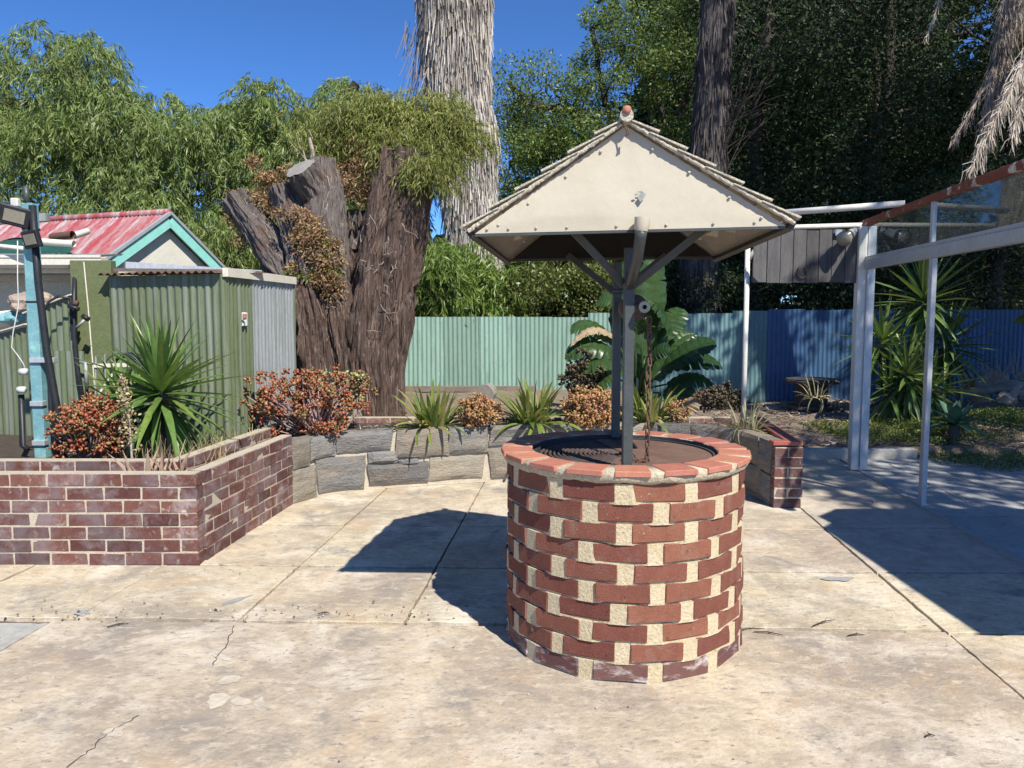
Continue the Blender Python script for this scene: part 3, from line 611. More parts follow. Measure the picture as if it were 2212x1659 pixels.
def stone(s0, s1, z0, z1, mat, sk=0, lean=0):
    nu, nv = max(6, int((s1 - s0) / .045)), max(5, int((z1 - z0) / .035)); r = random.Random(int(s0 * 977 + z0 * 131)); sd_ = r.uniform(0, 99)
    corner = [(r.uniform(0, .016), r.uniform(-.012, .012)) for _ in range(4)]
    vs = []; proud = r.uniform(.0, .022)
    for j in range(nv + 1):
        for i in range(nu + 1):
            u, v = i / nu, j / nv
            e = noise.noise(Vector((u * 5 + sd_, v * 5, 0))) * .011
            su = s0 + .004 + (s1 - s0 - .008) * u + (e * .9 if i in (0, nu) else 0) + (corner[0][1] if u < .5 else corner[1][1]) * (v - .5) * 3
            zz = z0 + .004 + (z1 - z0 - .008) * v + (noise.noise(Vector((u * 4 + sd_, 3.3, v))) * .014 if (j == nv and z1 < .5) or (j == 0 and z0 > .03) else 0) + sk * (u - .5) * (0 if z1 > .5 and v > .5 else .7)
            p, n_ = cpt(su); ed = min(1, 7 * min(u, 1 - u, v * .8, (1 - v) * .8))
            q = Vector((su * 4, zz * 9, sd_)); dep = proud * .9 + .022 * ed + .016 * noise.noise(q) * ed + .010 * noise.noise(q * 2.7) * ed
            lay = math.floor((zz + .02 * noise.noise(Vector((su * 2, zz * 4, sd_)))) * 14) * .37; dep += .007 * noise.noise(Vector((lay * 7.7 + sd_, su * 1.5, 0))) * ed
            vs.append(tuple(p - n_ * (dep - .012) + Vector((0, 0, zz))))
    W_ = nu + 1; fs = [(j * W_ + i, j * W_ + i + 1, (j + 1) * W_ + i + 1, (j + 1) * W_ + i) for j in range(nv) for i in range(nu)]
    # back rim
    b = len(vs); rim = [i for i in range(W_)] + [j * W_ + nu for j in range(1, nv + 1)] + [nv * W_ + i for i in range(nu - 1, -1, -1)] + [j * W_ for j in range(nv - 1, 0, -1)]
    for k in rim:
        su = s0 + .005 + (s1 - s0 - .01) * ((k % W_) / nu); p, n_ = cpt(su); dpt = .14 if vs[k][2] > .5 else .05
        vs.append((vs[k][0] + n_.x * dpt, vs[k][1] + n_.y * dpt, vs[k][2]))
    fs += [(rim[k], rim[(k + 1) % len(rim)], b + (k + 1) % len(rim), b + k) for k in range(len(rim))]
    MB().add(vs, fs).obj('stone', M[mat], stw)
T, G = 'stone_tan', 'stone_grey'
sx = [0, s_of(672), s_of(728), s_of(850), s_of(972), s_of(1057)]
stone(sx[0], sx[1], .30, .55, T); stone(sx[0], sx[1] + .08, .0, .295, T)
stone(sx[1], sx[2], .34, .55, G); stone(sx[1] + .085, s_of(790), .02, .335, G, -.02)
stone(sx[2], sx[3] - .015, .36, .555, G, .01); stone(s_of(793), s_of(857), .245, .36, G); stone(s_of(793), s_of(925), .05, .24, G)
stone(sx[3] + .01, sx[4], .285, .55, T, -.01); stone(s_of(858), s_of(905), .22, .275, G); stone(s_of(928), s_of(1050), .05, .275, T)
stone(sx[4], sx[5] - .01, .30, .555, G); stone(s_of(1052), s_of(1140), .04, .345, T)
stone(sx[5] + .005, s_of(1190), .36, .56, G)
s_ = s_of(1190); k = 0
while s_ < SL - .12:
    ln = min(random.uniform(.38, .60), SL - s_); ln = SL - s_ if SL - s_ - ln < .2 else ln; zc = random.uniform(.26, .32)
    stone(s_, s_ + ln, zc, .555, T if k % 3 == 1 else G)
    l2 = min(random.uniform(.35, .5), SL - s_ - .02); stone(s_ + .05, min(s_ + ln + .045, SL), .02, zc - .008, G if k % 2 else T); s_ += ln; k += 1
# brick pier ending the wall, with red coping running back
E1 = Vector((2.205, 6.375, 0)); E2 = Vector((2.445, 6.375, 0))
wall_run(E1, E2, 6, 0, stw, 0, (0, 1, 0), mort='mortar_grey'); wall_run(E2 + Vector((0, .101, 0)), Vector((2.62, 7.95, 0)), 6, 0, stw, 1, Vector((-.99, .11, 0)), mort='mortar_grey')
for k in range(7):
    p = Vector((2.385 + .0265 * k, 6.48 + .235 * k, .548)); inst('coping_brick', MB().box((0, 0, 0), (.125, .225, .035)).mesh('coping_brick', M['coping_red'], bevel=.004), stw, Matrix.Translation(p) @ Matrix.Rotation(-.11, 4, 'Z'))
inst('coping_brick', MB().box((0, 0, 0), (.13, .11, .035)).mesh('coping_brick', M['coping_red'], bevel=.004), stw, Matrix.Translation((2.255, 6.43, .548)))
pts = [cpt(SL * i / 60)[0] + cpt(SL * i / 60)[1] * .14 for i in range(61)]
MB().poly([(p.x, p.y) for p in pts] + [(2.52, 7.95), (2.52, 8.02), (-2.2, 8.02), (-2.2, 7.2)], .05, .50).obj('soil', M['soil'], stw)
e0, e1 = Vector((-1.75, 7.98, 0)), Vector((2.3, 7.98, 0))
wall_run(e0, e1, 1, .475, stw, 0, (0, 1, 0), mort='mortar_grey')
# ---------------------------------------------------------------- corrugated sheets
def corr_mesh(name, wd, ht, mat, pitch=.076, amp=.0085, seg=8, nz=5, top=None, wob=.0):
    n = int(round(wd / pitch * seg)); vs = []; fs = []
    for j in range(nz + 1):
        for i in range(n + 1):
            x = wd * i / n; h_ = top(x / wd) if top else ht
            dn = noise.noise(Vector((x * 2.5, j * 1.7, wob))) * .008 + noise.noise(Vector((x * 7, j * 2.9, wob + 5))) * .003
            vs.append((x, amp * math.cos(2 * math.pi * x / pitch) + dn, h_ * j / nz))
    for j in range(nz):
        for i in range(n): fs.append((j * (n + 1) + i, j * (n + 1) + i + 1, (j + 1) * (n + 1) + i + 1, (j + 1) * (n + 1) + i))
    return MB().add(vs, fs).mesh(name, mat, smooth=True)
# back fence
FY = 13.0
fence = thing('corrugated_fence', (3, FY, .1), 'painted corrugated iron fence, mint green turning blue towards the right', 'fence')
fm = {k: [corr_mesh('fence_sheet', .625, 1.55, M[k], amp=.011, wob=3.3 * j + len(k)) for j in range(4)] for k in ('mint', 'teal', 'blue')}
x = -3.6
while x < 10.5:
    k = 'mint' if x < 2.05 else 'teal' if x < 3.75 else 'blue'  # teal sheets are mint ones coloured as if in shade
    zt = 1.615 + (x > 1) * .06 + (x > 3.7) * .05
    inst('fence_sheet', random.choice(fm[k]), fence, Matrix.Translation((x, FY + random.uniform(-.008, .008), zt - 1.55 + random.uniform(-.014, .014))) @ Matrix.Rotation(random.gauss(0, .006), 4, 'Y') @ Matrix.Rotation(random.gauss(0, .012), 4, 'Z')); x += .61
for z in (.35, 1.35): MB().box((3.2, FY + .05, z), (14, .045, .09)).obj('fence_rail', M['log'], fence)
rail = MB().box((-.9, 12.7, .42), (2.6, .05, .10)).obj('timber_sleeper', M['log'], None, bevel=.006); tag(rail, 'weathered timber sleeper lying along the foot of the mint green fence', 'sleeper')
lg = MB().tube([(-.42, 11.6, .44), (-.36, 11.8, .46)], [.15, .14], 14, jit=.04).obj('log_end', M['sawn'], None); tag(lg, 'short round log end beside the orange bush by the mint fence', 'log')
# ---------------------------------------------------------------- green iron shed wall on the left
shed = thing('iron_shed', (-2.9, 6.8, .0), 'olive green corrugated iron shed with streaky walls and rusty roof edge', 'shed')
W0, W1, W2 = Vector((-3.62, 6.95, 0)), Vector((-2.45, 6.62, 0)), Vector((-2.30, 8.15, 0))
def run_sheets(par, a, b, z0, z1, mats, cover=.61):
    d = b - a; L = d.length; d.normalize(); ang = math.atan2(d.y, d.x); s = 0; k = 0
    while s < L - .01:
        wd = min(cover + .015, L - s); me = corr_mesh('wall_sheet', max(wd, .076), z1 - z0, M[mats[k % len(mats)]], amp=.010)
        p = a + d * s + Vector((d.y, -d.x, 0)) * (.002 * (k % 2)); p.z = z0 + random.uniform(-.008, .004)
        inst('wall_sheet', me, par, Matrix.Translation(p) @ Matrix.Rotation(ang, 4, 'Z')); s += cover; k += 1
run_sheets(shed, W0, W1, .3, 1.97, ['olive', 'olive'])
run_sheets(shed, W1, W2, .3, 1.97, ['olive', 'zinc', 'zinc'], .50)
rf = corr_mesh('roof_sheet', 1.22, .75, M['rust'], amp=.011)
for k in range(1):
    inst('roof_sheet', rf, shed, Matrix.Translation((-3.68, 6.88, 1.985)) @ Matrix.Rotation(-.274, 4, 'Z') @ Matrix.Rotation(-R(87), 4, 'X'))
MB().bar((-3.60, 7.02, 2.03), (-2.45, 6.72, 2.0), .02, .03).obj('fascia', M['log'], shed)
MB().bar((-2.44, 6.60, 1.985), (-2.29, 8.15, 1.985), .05, .075).obj('flashing', M['gutter'], shed)
MB().bar((-3.74, 7.5, 2.10), (-2.66, 8.2, 2.06), .12, .07).obj('ridge_flashing', M['alu'], shed)
rend = thing('rendered_wall', (-3.8, 7.0, 0), 'smooth olive painted wall between the iron sheets at left', 'wall')
MB().box((-3.81, 7.06, 1.14), (.37, .10, 1.95)).obj('wall_panel', M['olive_wall'], rend, bevel=.004)
MB().tube([(-3.86, 7.0, 2.1), (-3.84, 7.0, 1.7), (-3.80, 7.0, .5)], .006, 6).obj('wall_pipe', M['gutter'], rend)
# low left iron fence
lf = thing('low_iron_fence', (-4.4, 7.1, 0), 'olive corrugated iron fence with stepped sloping top at far left', 'fence')
A = Vector((-3.93, 6.93, 0)); B = Vector((-5.1, 7.38, 0)); d = (A - B); ang = math.atan2(d.y, d.x)
inst('fence_sheet', corr_mesh('fence_sheet', .62, 1.5, M['olive'], amp=.010, top=lambda t: 1.33 + .17 * t), lf, Matrix.Translation(A - d.normalized() * .62 + Vector((0, 0, .3))) @ Matrix.Rotation(ang, 4, 'Z'))
inst('fence_sheet', corr_mesh('fence_sheet', .70, 1.3, M['olive'], amp=.010, top=lambda t: 1.10 + .13 * t), lf, Matrix.Translation(B + Vector((0, 0, .3)) + Vector((0, .01, 0))) @ Matrix.Rotation(ang, 4, 'Z'))
inst('fence_sheet', corr_mesh('fence_sheet', .70, 1.05, M['olive'], amp=.010), lf, Matrix.Translation(A - d.normalized() * .58 + Vector((-.006, -.02, .25))) @ Matrix.Rotation(ang, 4, 'Z'))
MB().bar(A + Vector((0, -.01, 1.805)), A - d.normalized() * .62 + Vector((0, -.01, 1.64)), .05, .012).obj('capping', M['gutter'], lf)
MB().bar(A - d.normalized() * .60 + Vector((0, -.01, 1.54)), B + Vector((0, -.01, 1.41)), .05, .012).obj('capping', M['gutter'], lf)
# ---------------------------------------------------------------- lean-to with gutter
lean = thing('lean_to', (-5.3, 8.2, 0), 'cream rendered lean-to with a cream gutter along its roof edge', 'building')
MB().box((-5.65, 8.3, 1.05), (3.6, .12, 2.1)).obj('wall', M['cream_wall'], lean)
MB().box((-5.63, 8.2, 2.02), (3.5, .03, .07)).obj('batten', M['gutter'], lean)
gp = [(0, 0), (-.10, .0), (-.125, .03), (-.125, .085), (-.135, .10), (-.135, .125), (-.12, .125), (-.12, .10), (0, .10)]
def gutter(x0, x1, y, z, par):
    n = len(gp); m = MB(); m.add([(x0, y + a, z + b) for a, b in gp] + [(x1, y + a, z + b) for a, b in gp], [(i, (i + 1) % n, (i + 1) % n + n, i + n) for i in range(n)] + [tuple(range(n)), tuple(range(n, 2 * n))]); m.obj('gutter', M['gutter'], par)
gutter(-7.4, -4.02, 7.72, 2.085, lean)
MB().box((-5.7, 7.75, 2.12), (3.3, .03, .16)).obj('fascia', M['gutter'], lean)
inst('roof_sheet', corr_mesh('roof_sheet', 3.3, .55, M['zinc'], amp=.011), lean, Matrix.Translation((-7.4, 7.66, 2.205)) @ Matrix.Rotation(-R(84), 4, 'X'))
# ---------------------------------------------------------------- small gabled outbuilding with red roof
out_ = thing('gabled_outbuilding', (-4.8, 11.5, 0), 'small white gabled outbuilding with faded red iron roof and turquoise bargeboards', 'building')
K = 1.22
gA = at(355, 466, y=11.6); tdir = Vector((.35, .94, 0)).normalized()
gL = gA - tdir * 1.34 - Vector((0, 0, .86)); gR = gA + tdir * 1.14 - Vector((0, 0, .76))
back = Vector((-tdir.y, tdir.x, 0))
wl, wr = gL + tdir * .16, gR - tdir * .12
MB().add([Vector((wl.x, wl.y, 0)), Vector((wr.x, wr.y, 0)), Vector((wr.x, wr.y, gR.z - .06)), gA - Vector((0, 0, .14)), Vector((wl.x, wl.y, gL.z - .04))], [(0, 1, 2, 3, 4)]).obj('gable_wall', M['white_wall'], out_)
for P in (wl, wr): MB().add([Vector((P.x, P.y, 0)), Vector((P.x, P.y, gL.z - .05)), Vector((P.x, P.y, gL.z - .05)) + back * 4, Vector((P.x, P.y, 0)) + back * 4], [(0, 1, 2, 3)]).obj('side_wall', M['white_wall'], out_)
fo = back * -.10
for P in (gL, gR):
    u = (gA - P).normalized(); MB().bar(P + fo - u * .05 - Vector((0, 0, .075)), gA + fo - Vector((0, 0, .075)) - u * .01, .025, .17, (0, 0, 1)).obj('bargeboard', M['turq'], out_)
    MB().bar(P + fo * 1.1 - u * .06 + Vector((0, 0, .035)), gA + fo * 1.1 + Vector((0, 0, .035)), .06, .04, (0, 0, 1)).obj('verge_flashing', M['alu'], out_)
    # corrugated roof plane: corrugations run down the slope
    wd, ln = 4.6, (gA - P).length + .12; vs = []; n = int(wd / .076 * 6)
    for i in range(n + 1):
        b = fo + back * (wd * i / n); up_ = Vector((0, 0, .012 * math.cos(2 * math.pi * wd * i / n / .076)))
        vs += [P - u * .12 + b + up_ + Vector((0, 0, .03)), gA + b + up_ + Vector((0, 0, .03))]
    MB().add(vs, [(2 * i, 2 * i + 2, 2 * i + 3, 2 * i + 1) for i in range(n)]).obj('roof_slope', M['red_roof'], out_, smooth=True)
MB().tube([gA + fo + Vector((0, 0, .05)), gA + back * 4.5 + Vector((0, 0, .05))], .05, 10).obj('ridge_cap', M['red_roof'], out_, smooth=True)
# long tubes lying on the roofs
def pipe(name, a, b, r, mat, label, cat='pipe', n=14):
    m = MB(); m.tube([a, b], r, n, cap=False); m.tube([Vector(a).lerp(Vector(b), .0), Vector(b)], r * .85, n, cap=False)
    o = m.obj(name, M[mat], None, smooth=True); tag(o, label, cat); return o
pipe('roof_pipe', at(-60, 463, y=8.6), at(57, 461, y=8.6), .055, 'turq', 'turquoise tube lying above the red roof behind the floodlight')
du = MB().bar(at(-40, 478, y=8.8), at(103, 470, y=8.8), .09, .09).obj('metal_duct', M['zinc'], None, bevel=.004); tag(du, 'square galvanised duct lying above the red roof at far left', 'duct')
pipe('roof_pipe', at(112, 512, y=8.2), at(157, 507, y=8.1), .040, 'rust', 'short rusty pipe end lying on the roof edge')
pipe('roof_pipe', at(158, 510, y=8.25), at(188, 500, y=8.6), .036, 'white_post', 'short pale pipe end beside the rusty pipe')
pipe('roof_pipe', at(60, 520, y=8.1), at(160, 527, y=8.0), .035, 'gutter', 'pale grey pipe under the rusty pipe on the lean-to roof')
# shade cloth
vs = []; nx, ny = 26, 10
for j in range(ny + 1):
    for i in range(nx + 1):
        u, v = i / nx, j / ny; p = at(-120 + 275 * u, 563 - 42 * v + 6 * math.sin(u * 9) * v, y=7.9 + .9 * v)
        vs.append((p.x + .02 * math.sin(j * 2.1), p.y, p.z + .05 * noise.noise(Vector((u * 6, v * 4, 1)))))
sh = MB().add(vs, [(j * (nx + 1) + i, j * (nx + 1) + i + 1, (j + 1) * (nx + 1) + i + 1, (j + 1) * (nx + 1) + i) for j in range(ny) for i in range(nx)]).obj('shade_cloth', M['shade_cloth'], None)
tag(sh, 'sagging dark green shade cloth over the lean-to roof', 'shade cloth')
pl_ = MB().tube([at(-40, 528, y=7.6), at(62, 538, y=7.5)], .022, 8).obj('shade_pole', M['white_post'], None, smooth=True); tag(pl_, 'white tube stretched under the green shade cloth', 'pole')
# rocks and bowl on the ledge behind the low fence
def rock(name, p, r, mat, label, cat='rock', group=None, sq=(1, 1, .7)):
    bm = bmesh.new(); bmesh.ops.create_icosphere(bm, subdivisions=3, radius=1); sd_ = random.uniform(0, 99)
    for v in bm.verts:
        k = 1 + .35 * noise.noise(v.co * 1.3 + Vector((sd_, 0, 0))) + .15 * noise.noise(v.co * 3.1 + Vector((0, sd_, 0))); v.co = Vector((v.co.x * sq[0], v.co.y * sq[1], v.co.z * sq[2])) * k * r
    me = bpy.data.meshes.new(name); bm.to_mesh(me); bm.free(); me.materials.append(M[mat])
    o = inst(name, me, None, Matrix.Translation(p)); tag(o, label, cat, group); return o
led = MB().box((-4.75, 7.45, .75), (1.5, .25, 1.25)).obj('ledge', M['rock'], None, bevel=.02); tag(led, 'rough stone ledge behind the low olive iron fence', 'ledge')
rock('rock', at(55, 655, y=7.4), .15, 'rock', 'large tan rock on the ledge behind the blue post'); rock('rock', at(88, 650, y=7.5), .13, 'rock', 'pale rock on the ledge right of the blue post')
rock('rock', at(8, 690, y=7.45), .12, 'white_wall', 'round white stone on the ledge at far left'); rock('planter_bowl', at(30, 688, y=7.4), .13, 'post_blue', 'chipped turquoise bowl on the ledge', 'bowl', None, (1, .8, .55))
# ---------------------------------------------------------------- blue post with floodlights
pole = thing('light_post', (-3.72, 6.0, .5), 'peeling blue steel post carrying two floodlights beside the iron fence', 'post')
MB().box((-3.715, 6.02, 1.45), (.088, .088, 2.05)).obj('post', M['post_blue'], pole, bevel=.006)
for z, x0 in ((.62, 0), (.93, 0), (1.27, .06)): MB().box((-3.71 + x0, 5.985, z), (.10 if not x0 else .19, .06, .04)).obj('bracket', M['alu'], pole, bevel=.003)
MB().tube([(-3.655, 5.955, 2.45), (-3.64, 5.95, 1.9), (-3.60, 5.95, 1.35), (-3.53, 5.93, .9), (-3.50, 5.93, .5)], .027, 10).obj('black_pipe', M['black'], pole, smooth=True)
MB().tube([(-3.60, 5.98, 1.3), (-3.60, 5.97, .9), (-3.57, 5.97, .5)], .022, 10).obj('black_pipe', M['black'], pole, smooth=True)
MB().tube([(-3.83, 5.97, 1.0), (-3.84, 5.97, .6), (-3.80, 5.97, .57)], .022, 8).obj('conduit', M['black'], pole, smooth=True)
MB().tube([at(38, 520, y=5.95), at(38, 600, y=5.95), at(40, 660, y=5.95), at(28, 720, y=5.93), at(25, 750, y=5.93), at(40, 770, y=5.93), at(50, 785, y=5.94), at(56, 800, y=5.95)], .0042, 6).obj('white_cable', M['white_plastic'], pole, smooth=True)
for nm, p in (('socket', at(50, 803, y=5.93)), ('socket', at(46, 842, y=5.93))): MB().tube([p - Vector((.025, 0, 0)), p + Vector((.03, 0, 0))], .026, 12).obj(nm, M['white_plastic' if p.z > .98 else 'black'], pole, smooth=True)
for z in (2.28, 1.72): MB().lathe([(.064, -.008), (.064, .008)], (-3.715, 6.02, z), 4, math.pi / 4, math.pi / 4 + 2 * math.pi).obj('tie_band', M['black'], pole)
MB().tube([(-3.72, 6.0, 2.45), (-3.72, 5.99, 2.60)], .022, 8).obj('mast', M['steel'], pole, smooth=True)
MB().box((-3.78, 5.95, 2.47), (.06, .05, .07)).obj('junction_box', M['white_plastic'], pole, bevel=.01)
def floodlight(c, wd, ht, yaw, roll, pitch):
    m = Matrix.Translation(c) @ Matrix.Rotation(yaw, 4, 'Z') @ Matrix.Rotation(pitch, 4, 'X') @ Matrix.Rotation(roll, 4, 'Y')
    b = MB().box((0, .012, 0), (wd, .035, ht)).obj('floodlight', M['black'], pole, bevel=.008); b.matrix_basis = m
    g = MB().box((0, -.008, 0), (wd * .66, .006, ht * .60)).obj('lamp_glass', M['lamp_glass'], b); g.matrix_parent_inverse = Matrix(); g.matrix_basis = Matrix()
floodlight(at(31, 467, y=5.9), .21, .15, R(20), R(14), R(12)); floodlight(at(66, 517, y=5.88), .165, .13, R(-18), R(-6), R(12))
MB().bar(at(58, 470, y=5.95), at(58, 520, y=5.95), .02, .02).obj('lamp_bracket', M['steel'], pole)
# standpipe with valves, hose reel, switch box
sp = thing('standpipe', (-3.70, 6.85, .5), 'black water pipe with valves climbing the olive wall', 'pipe')
MB().tube([at(152, 575, y=7.3), at(162, 585, y=7.1), at(160, 640, y=6.85), at(160, 720, y=6.85), at(168, 800, y=6.83), at(185, 900, y=6.80)], .020, 8).obj('riser', M['black'], sp, smooth=True)
MB().tube([at(85, 690, y=6.7), at(105, 652, y=6.8), at(125, 640, y=6.8), at(152, 644, y=6.83), at(154, 700, y=6.83)], .012, 8).obj('branch_hose', M['black'], sp, smooth=True)
for a, b, r, mt in (((148, 660), (170, 668), .02, 'black'), ((165, 708), (184, 690), .013, 'zinc'), ((178, 682), (192, 690), .022, 'black'), ((160, 655), (168, 655), .025, 'rust'), ((172, 782), (202, 786), .012, 'zinc'), ((185, 780), (188, 840), .016, 'zinc')):
    MB().tube([at(*a, y=6.78), at(*b, y=6.78)], r, 8).obj('valve', M[mt], sp, smooth=True)
hr = thing('hose_reel', at(255, 850, y=6.5), 'wire hose reel with dark hose leaning on the olive wall behind the yucca', 'hose reel'); hc = at(262, 800, y=6.5)
for k in range(7): MB().tube([hc + Vector((.115 * math.cos(a) * (1 + .05 * k), .05 + .02 * k, .11 * math.sin(a) * (1 + .03 * k))) for a in np.linspace(0, 6.283, 21)], .010, 6, cap=False).obj('hose_coil', M['black'], hr, smooth=True)
for k in range(2): MB().tube([hc + Vector((.16 * math.cos(a), .02 + .16 * k, .145 * math.sin(a))) for a in np.linspace(0, 6.283, 25)], .006, 6, cap=False).obj('reel_ring', M['steel'], hr, smooth=True)
for k in range(4): MB().tube([hc + Vector((.16 * math.cos(k * .785), .02, .145 * math.sin(k * .785))), hc - Vector((.16 * math.cos(k * .785), -.02, .145 * math.sin(k * .785)))], .004, 5).obj('spoke', M['steel'], hr)
MB().tube([at(206, 890, y=6.4), at(207, 770, y=6.4), at(226, 765, y=6.4), at(230, 880, y=6.4)], .008, 6).obj('frame', M['zinc'], hr)
MB().bar(at(205, 790, y=6.4), at(285, 788, y=6.4), .04, .03).obj('crossbar', M['gutter'], hr); MB().bar(at(215, 850, y=6.4), at(250, 800, y=6.4), .02, .02).obj('strut', M['gutter'], hr)
sb = thing('switch_box', at(525, 705, y=6.9), 'white weatherproof switch with red button on the green iron shed', 'switch')
c = at(525, 690, y=6.95); MB().box(c, (.075, .05, .125)).obj('box', M['white_plastic'], sb, bevel=.008); MB().box(c + Vector((.025, -.027, .03)), (.03, .02, .045)).obj('button', M['terracotta'], sb, bevel=.004)
MB().lathe([(.001, 0), (.028, .0), (.028, .02)], (0, 0, 0), 14).obj('knob', M['white_plastic'], sb).matrix_basis = Matrix.Translation(c + Vector((.01, -.045, -.03))) @ Matrix.Rotation(-math.pi / 2, 4, 'X') @ Matrix.Scale(-1, 4, (0, 0, 1))
MB().tube([at(522, 676, y=6.98), at(520, 605, y=6.98), at(513, 588, y=6.98), at(495, 582, y=7.0), at(440, 588, y=7.0)], .013, 8).obj('conduit', M['pink_pipe'], sb, smooth=True)
# ---------------------------------------------------------------- glazed screen on the right
def tk(y, z=0): return Vector((trk(y), y, z))
scr = thing('glazed_screen', tk(8.0), 'aluminium screen wall with high glass panels under a rusty red beam', 'screen')
MB().bar(tk(8.0, .006), tk(4.6, .006), .045, .022).obj('door_track', M['alu'], scr)
for dx, wd, mt in ((-.055, .085, 'white_post'), (.035, .085, 'alu')): MB().box((trk(8.0) + dx, 7.98, 1.27), (wd, .09, 2.52)).obj('corner_post', M[mt], scr, bevel=.004)
MB().box((trk(8.0) - .005, 7.925, 1.1), (.02, .03, 2.1)).obj('door_channel', M['alu'], scr)
MB().box((trk(6.42) + .0, 6.42, 1.06), (.042, .06, 2.10)).obj('mullion_post', M['alu'], scr, bevel=.003)
MB().bar(tk(8.05, 2.14), tk(4.6, 2.14), .07, .10).obj('bottom_beam', M['alu'], scr, bevel=.006); MB().bar(tk(8.05, 2.205), tk(4.6, 2.205), .045, .03).obj('glazing_bead', M['alu'], scr)
MB().bar(tk(8.1, 2.565), tk(4.6, 2.60), .07, .06).obj('rusty_beam', M['rust_beam'], scr, bevel=.004)
ys = [7.92, 6.45, 4.65]
for a, b in zip(ys, ys[1:]):
    MB().bar(tk(b, 2.20), tk(b, 2.56), .035, .035).obj('mullion', M['alu'], scr)
    v0, v1 = tk(a - .02), tk(b + .02); e = Vector((.004, 0, 0))
    gm = bpy.data.meshes.new('glass_pane'); gm.from_pydata([v0 + Vector((0, 0, 2.2)), v1 + Vector((0, 0, 2.2)), v1 + Vector((0, 0, 2.57)), v0 + Vector((0, 0, 2.57))], [], [(0, 1, 2, 3)]); gm.materials.append(M['glass']); inst('glass_pane', gm, scr)
pr = thing('patio_roof', (4.9, 2.6, 2.62), 'flat patio roof beyond the right edge that shades the concrete', 'roof')
MB().poly([(3.6, 1.67), (9, 1.67), (9, 4.2), (3.95, 4.2), (3.7, 3.95), (3.72, 3.75), (3.6, 3.62)], 2.62, 2.68).obj('roof_panel', M['zinc'], pr)
MB().bar((8.7, 3.5, 0), (8.7, 3.5, 2.62), .09, .09, (0, 1, 0)).obj('roof_post', M['alu'], pr)
MB().bar((6.2, 1.75, 0), (6.2, 1.75, 2.62), .09, .09, (0, 1, 0)).obj('roof_post', M['alu'], pr)
# gateway of cream tube with hanging plank panel
gate = thing('tube_frame', (2.43, 8.0, 0), 'cream tube frame with a top rail beside the glazed screen', 'frame')
MB().tube([(2.425, 8.0, 0), (2.425, 8.0, 2.36)], .026, 10).obj('post', M['white_post'], gate, smooth=True)
MB().tube([(2.43, 8.0, 2.18), (2.60, 8.0, 2.46)], .022, 10).obj('brace', M['white_post'], gate, smooth=True)
MB().tube([(2.45, 8.0, 2.51), (3.60, 8.0, 2.545)], .026, 10).obj('top_rail', M['white_post'], gate, smooth=True)
MB().tube([at(1660, 462, y=7.6), tk(7.05, 2.625)], .030, 10).obj('upper_rail', M['white_post'], gate, smooth=True)
pk = thing('plank_panel', (3.0, 8.0, 1.95), 'panel of weathered grey vertical planks hung from the cream tube frame', 'panel')
x = 2.475
for k in range(8):
    wd = random.uniform(.125, .15); wd = min(wd, 3.545 - x)
    if wd < .05: break
    MB().box((x + wd / 2, 7.985 + random.uniform(-.004, .004), 2.225 + random.uniform(-.006, .006)), (wd - .006, .022, .535)).obj('plank', M['plank'], pk, bevel=.003); x += wd
MB().box((3.0, 8.008, 2.4), (1.05, .02, .06)).obj('batten', M['log'], pk)
hs = at(1733, 587, y=7.955); hp = [hs + Vector((.052 * math.cos(a) * (1 if math.sin(a) < 0 else .82), 0, .065 * math.sin(a))) for a in np.linspace(R(128), R(412), 19)]
ho = MB().tube(hp, [.007] + [.011] * 17 + [.007], 6).obj('horseshoe', M['rust'], None, smooth=True); tag(ho, 'rusty horseshoe nailed to the weathered planks', 'horseshoe')
lmp = thing('spot_lamp', at(1828, 500, y=7.9), 'silver spotlight at the corner of the plank panel', 'lamp')
a, b = at(1840, 503, y=7.93), at(1823, 516, y=7.78); dl = (b - a).normalized()
MB().tube([a - dl * .03, a, a + (b - a) * .45, b - dl * .012], [.02, .045, .05, .075], 18).obj('lamp_body', M['chrome'], lmp, smooth=True)
MB().tube([b - dl * .014, b, b + dl * .02, b + dl * .03], [.077, .077, .06, .02], 18).obj('lamp_lens', M['lamp_glass'], lmp, smooth=True)
MB().tube([a + (b - a) * .55, a + (b - a) * .75], [.066, .073], 18).obj('lamp_band', M['black'], lmp, smooth=True)
MB().box(at(1812, 503, y=7.95), (.07, .02, .07)).obj('mount_plate', M['chrome'], lmp, bevel=.01); MB().box(at(1847, 497, y=7.95), (.05, .02, .05)).obj('mount_plate', M['chrome'], lmp, bevel=.01)
# cable-drum table, kerb
tb = thing('cable_drum_table', (4.7, 12.0, .12), 'dark weathered cable drum used as a table in front of the blue fence', 'table')
tc = at(1754, 822, y=12.0); gz = float(bed_z([tc.x], [12.0])[0])
MB().lathe([(.001, .03), (.39, .03), (.41, .0), (.40, -.035), (.1, -.04)], tc, 32).obj('top_disc', M['spool'], tb)
MB().lathe([(.25, 0), (.24, gz - tc.z + .05)], tc + Vector((0, 0, -.03)), 20).obj('drum', M['spool'], tb, smooth=True)
MB().lathe([(.001, .045), (.36, .045), (.37, .0)], Vector((tc.x, tc.y, gz + .01)), 32).obj('base_disc', M['spool'], tb)
kb = thing('garden_kerb', (3.6, 8.72, 0), 'low concrete kerb edging the leafy garden bed', 'kerb')
for x0, x1 in ((2.66, 3.28), (3.285, 3.93), (3.935, 4.62)): MB().box(((x0 + x1) / 2, 8.70, .045), (x1 - x0 - .008, .12, .13)).obj('kerb_block', M['kerb'], kb, bevel=.014)
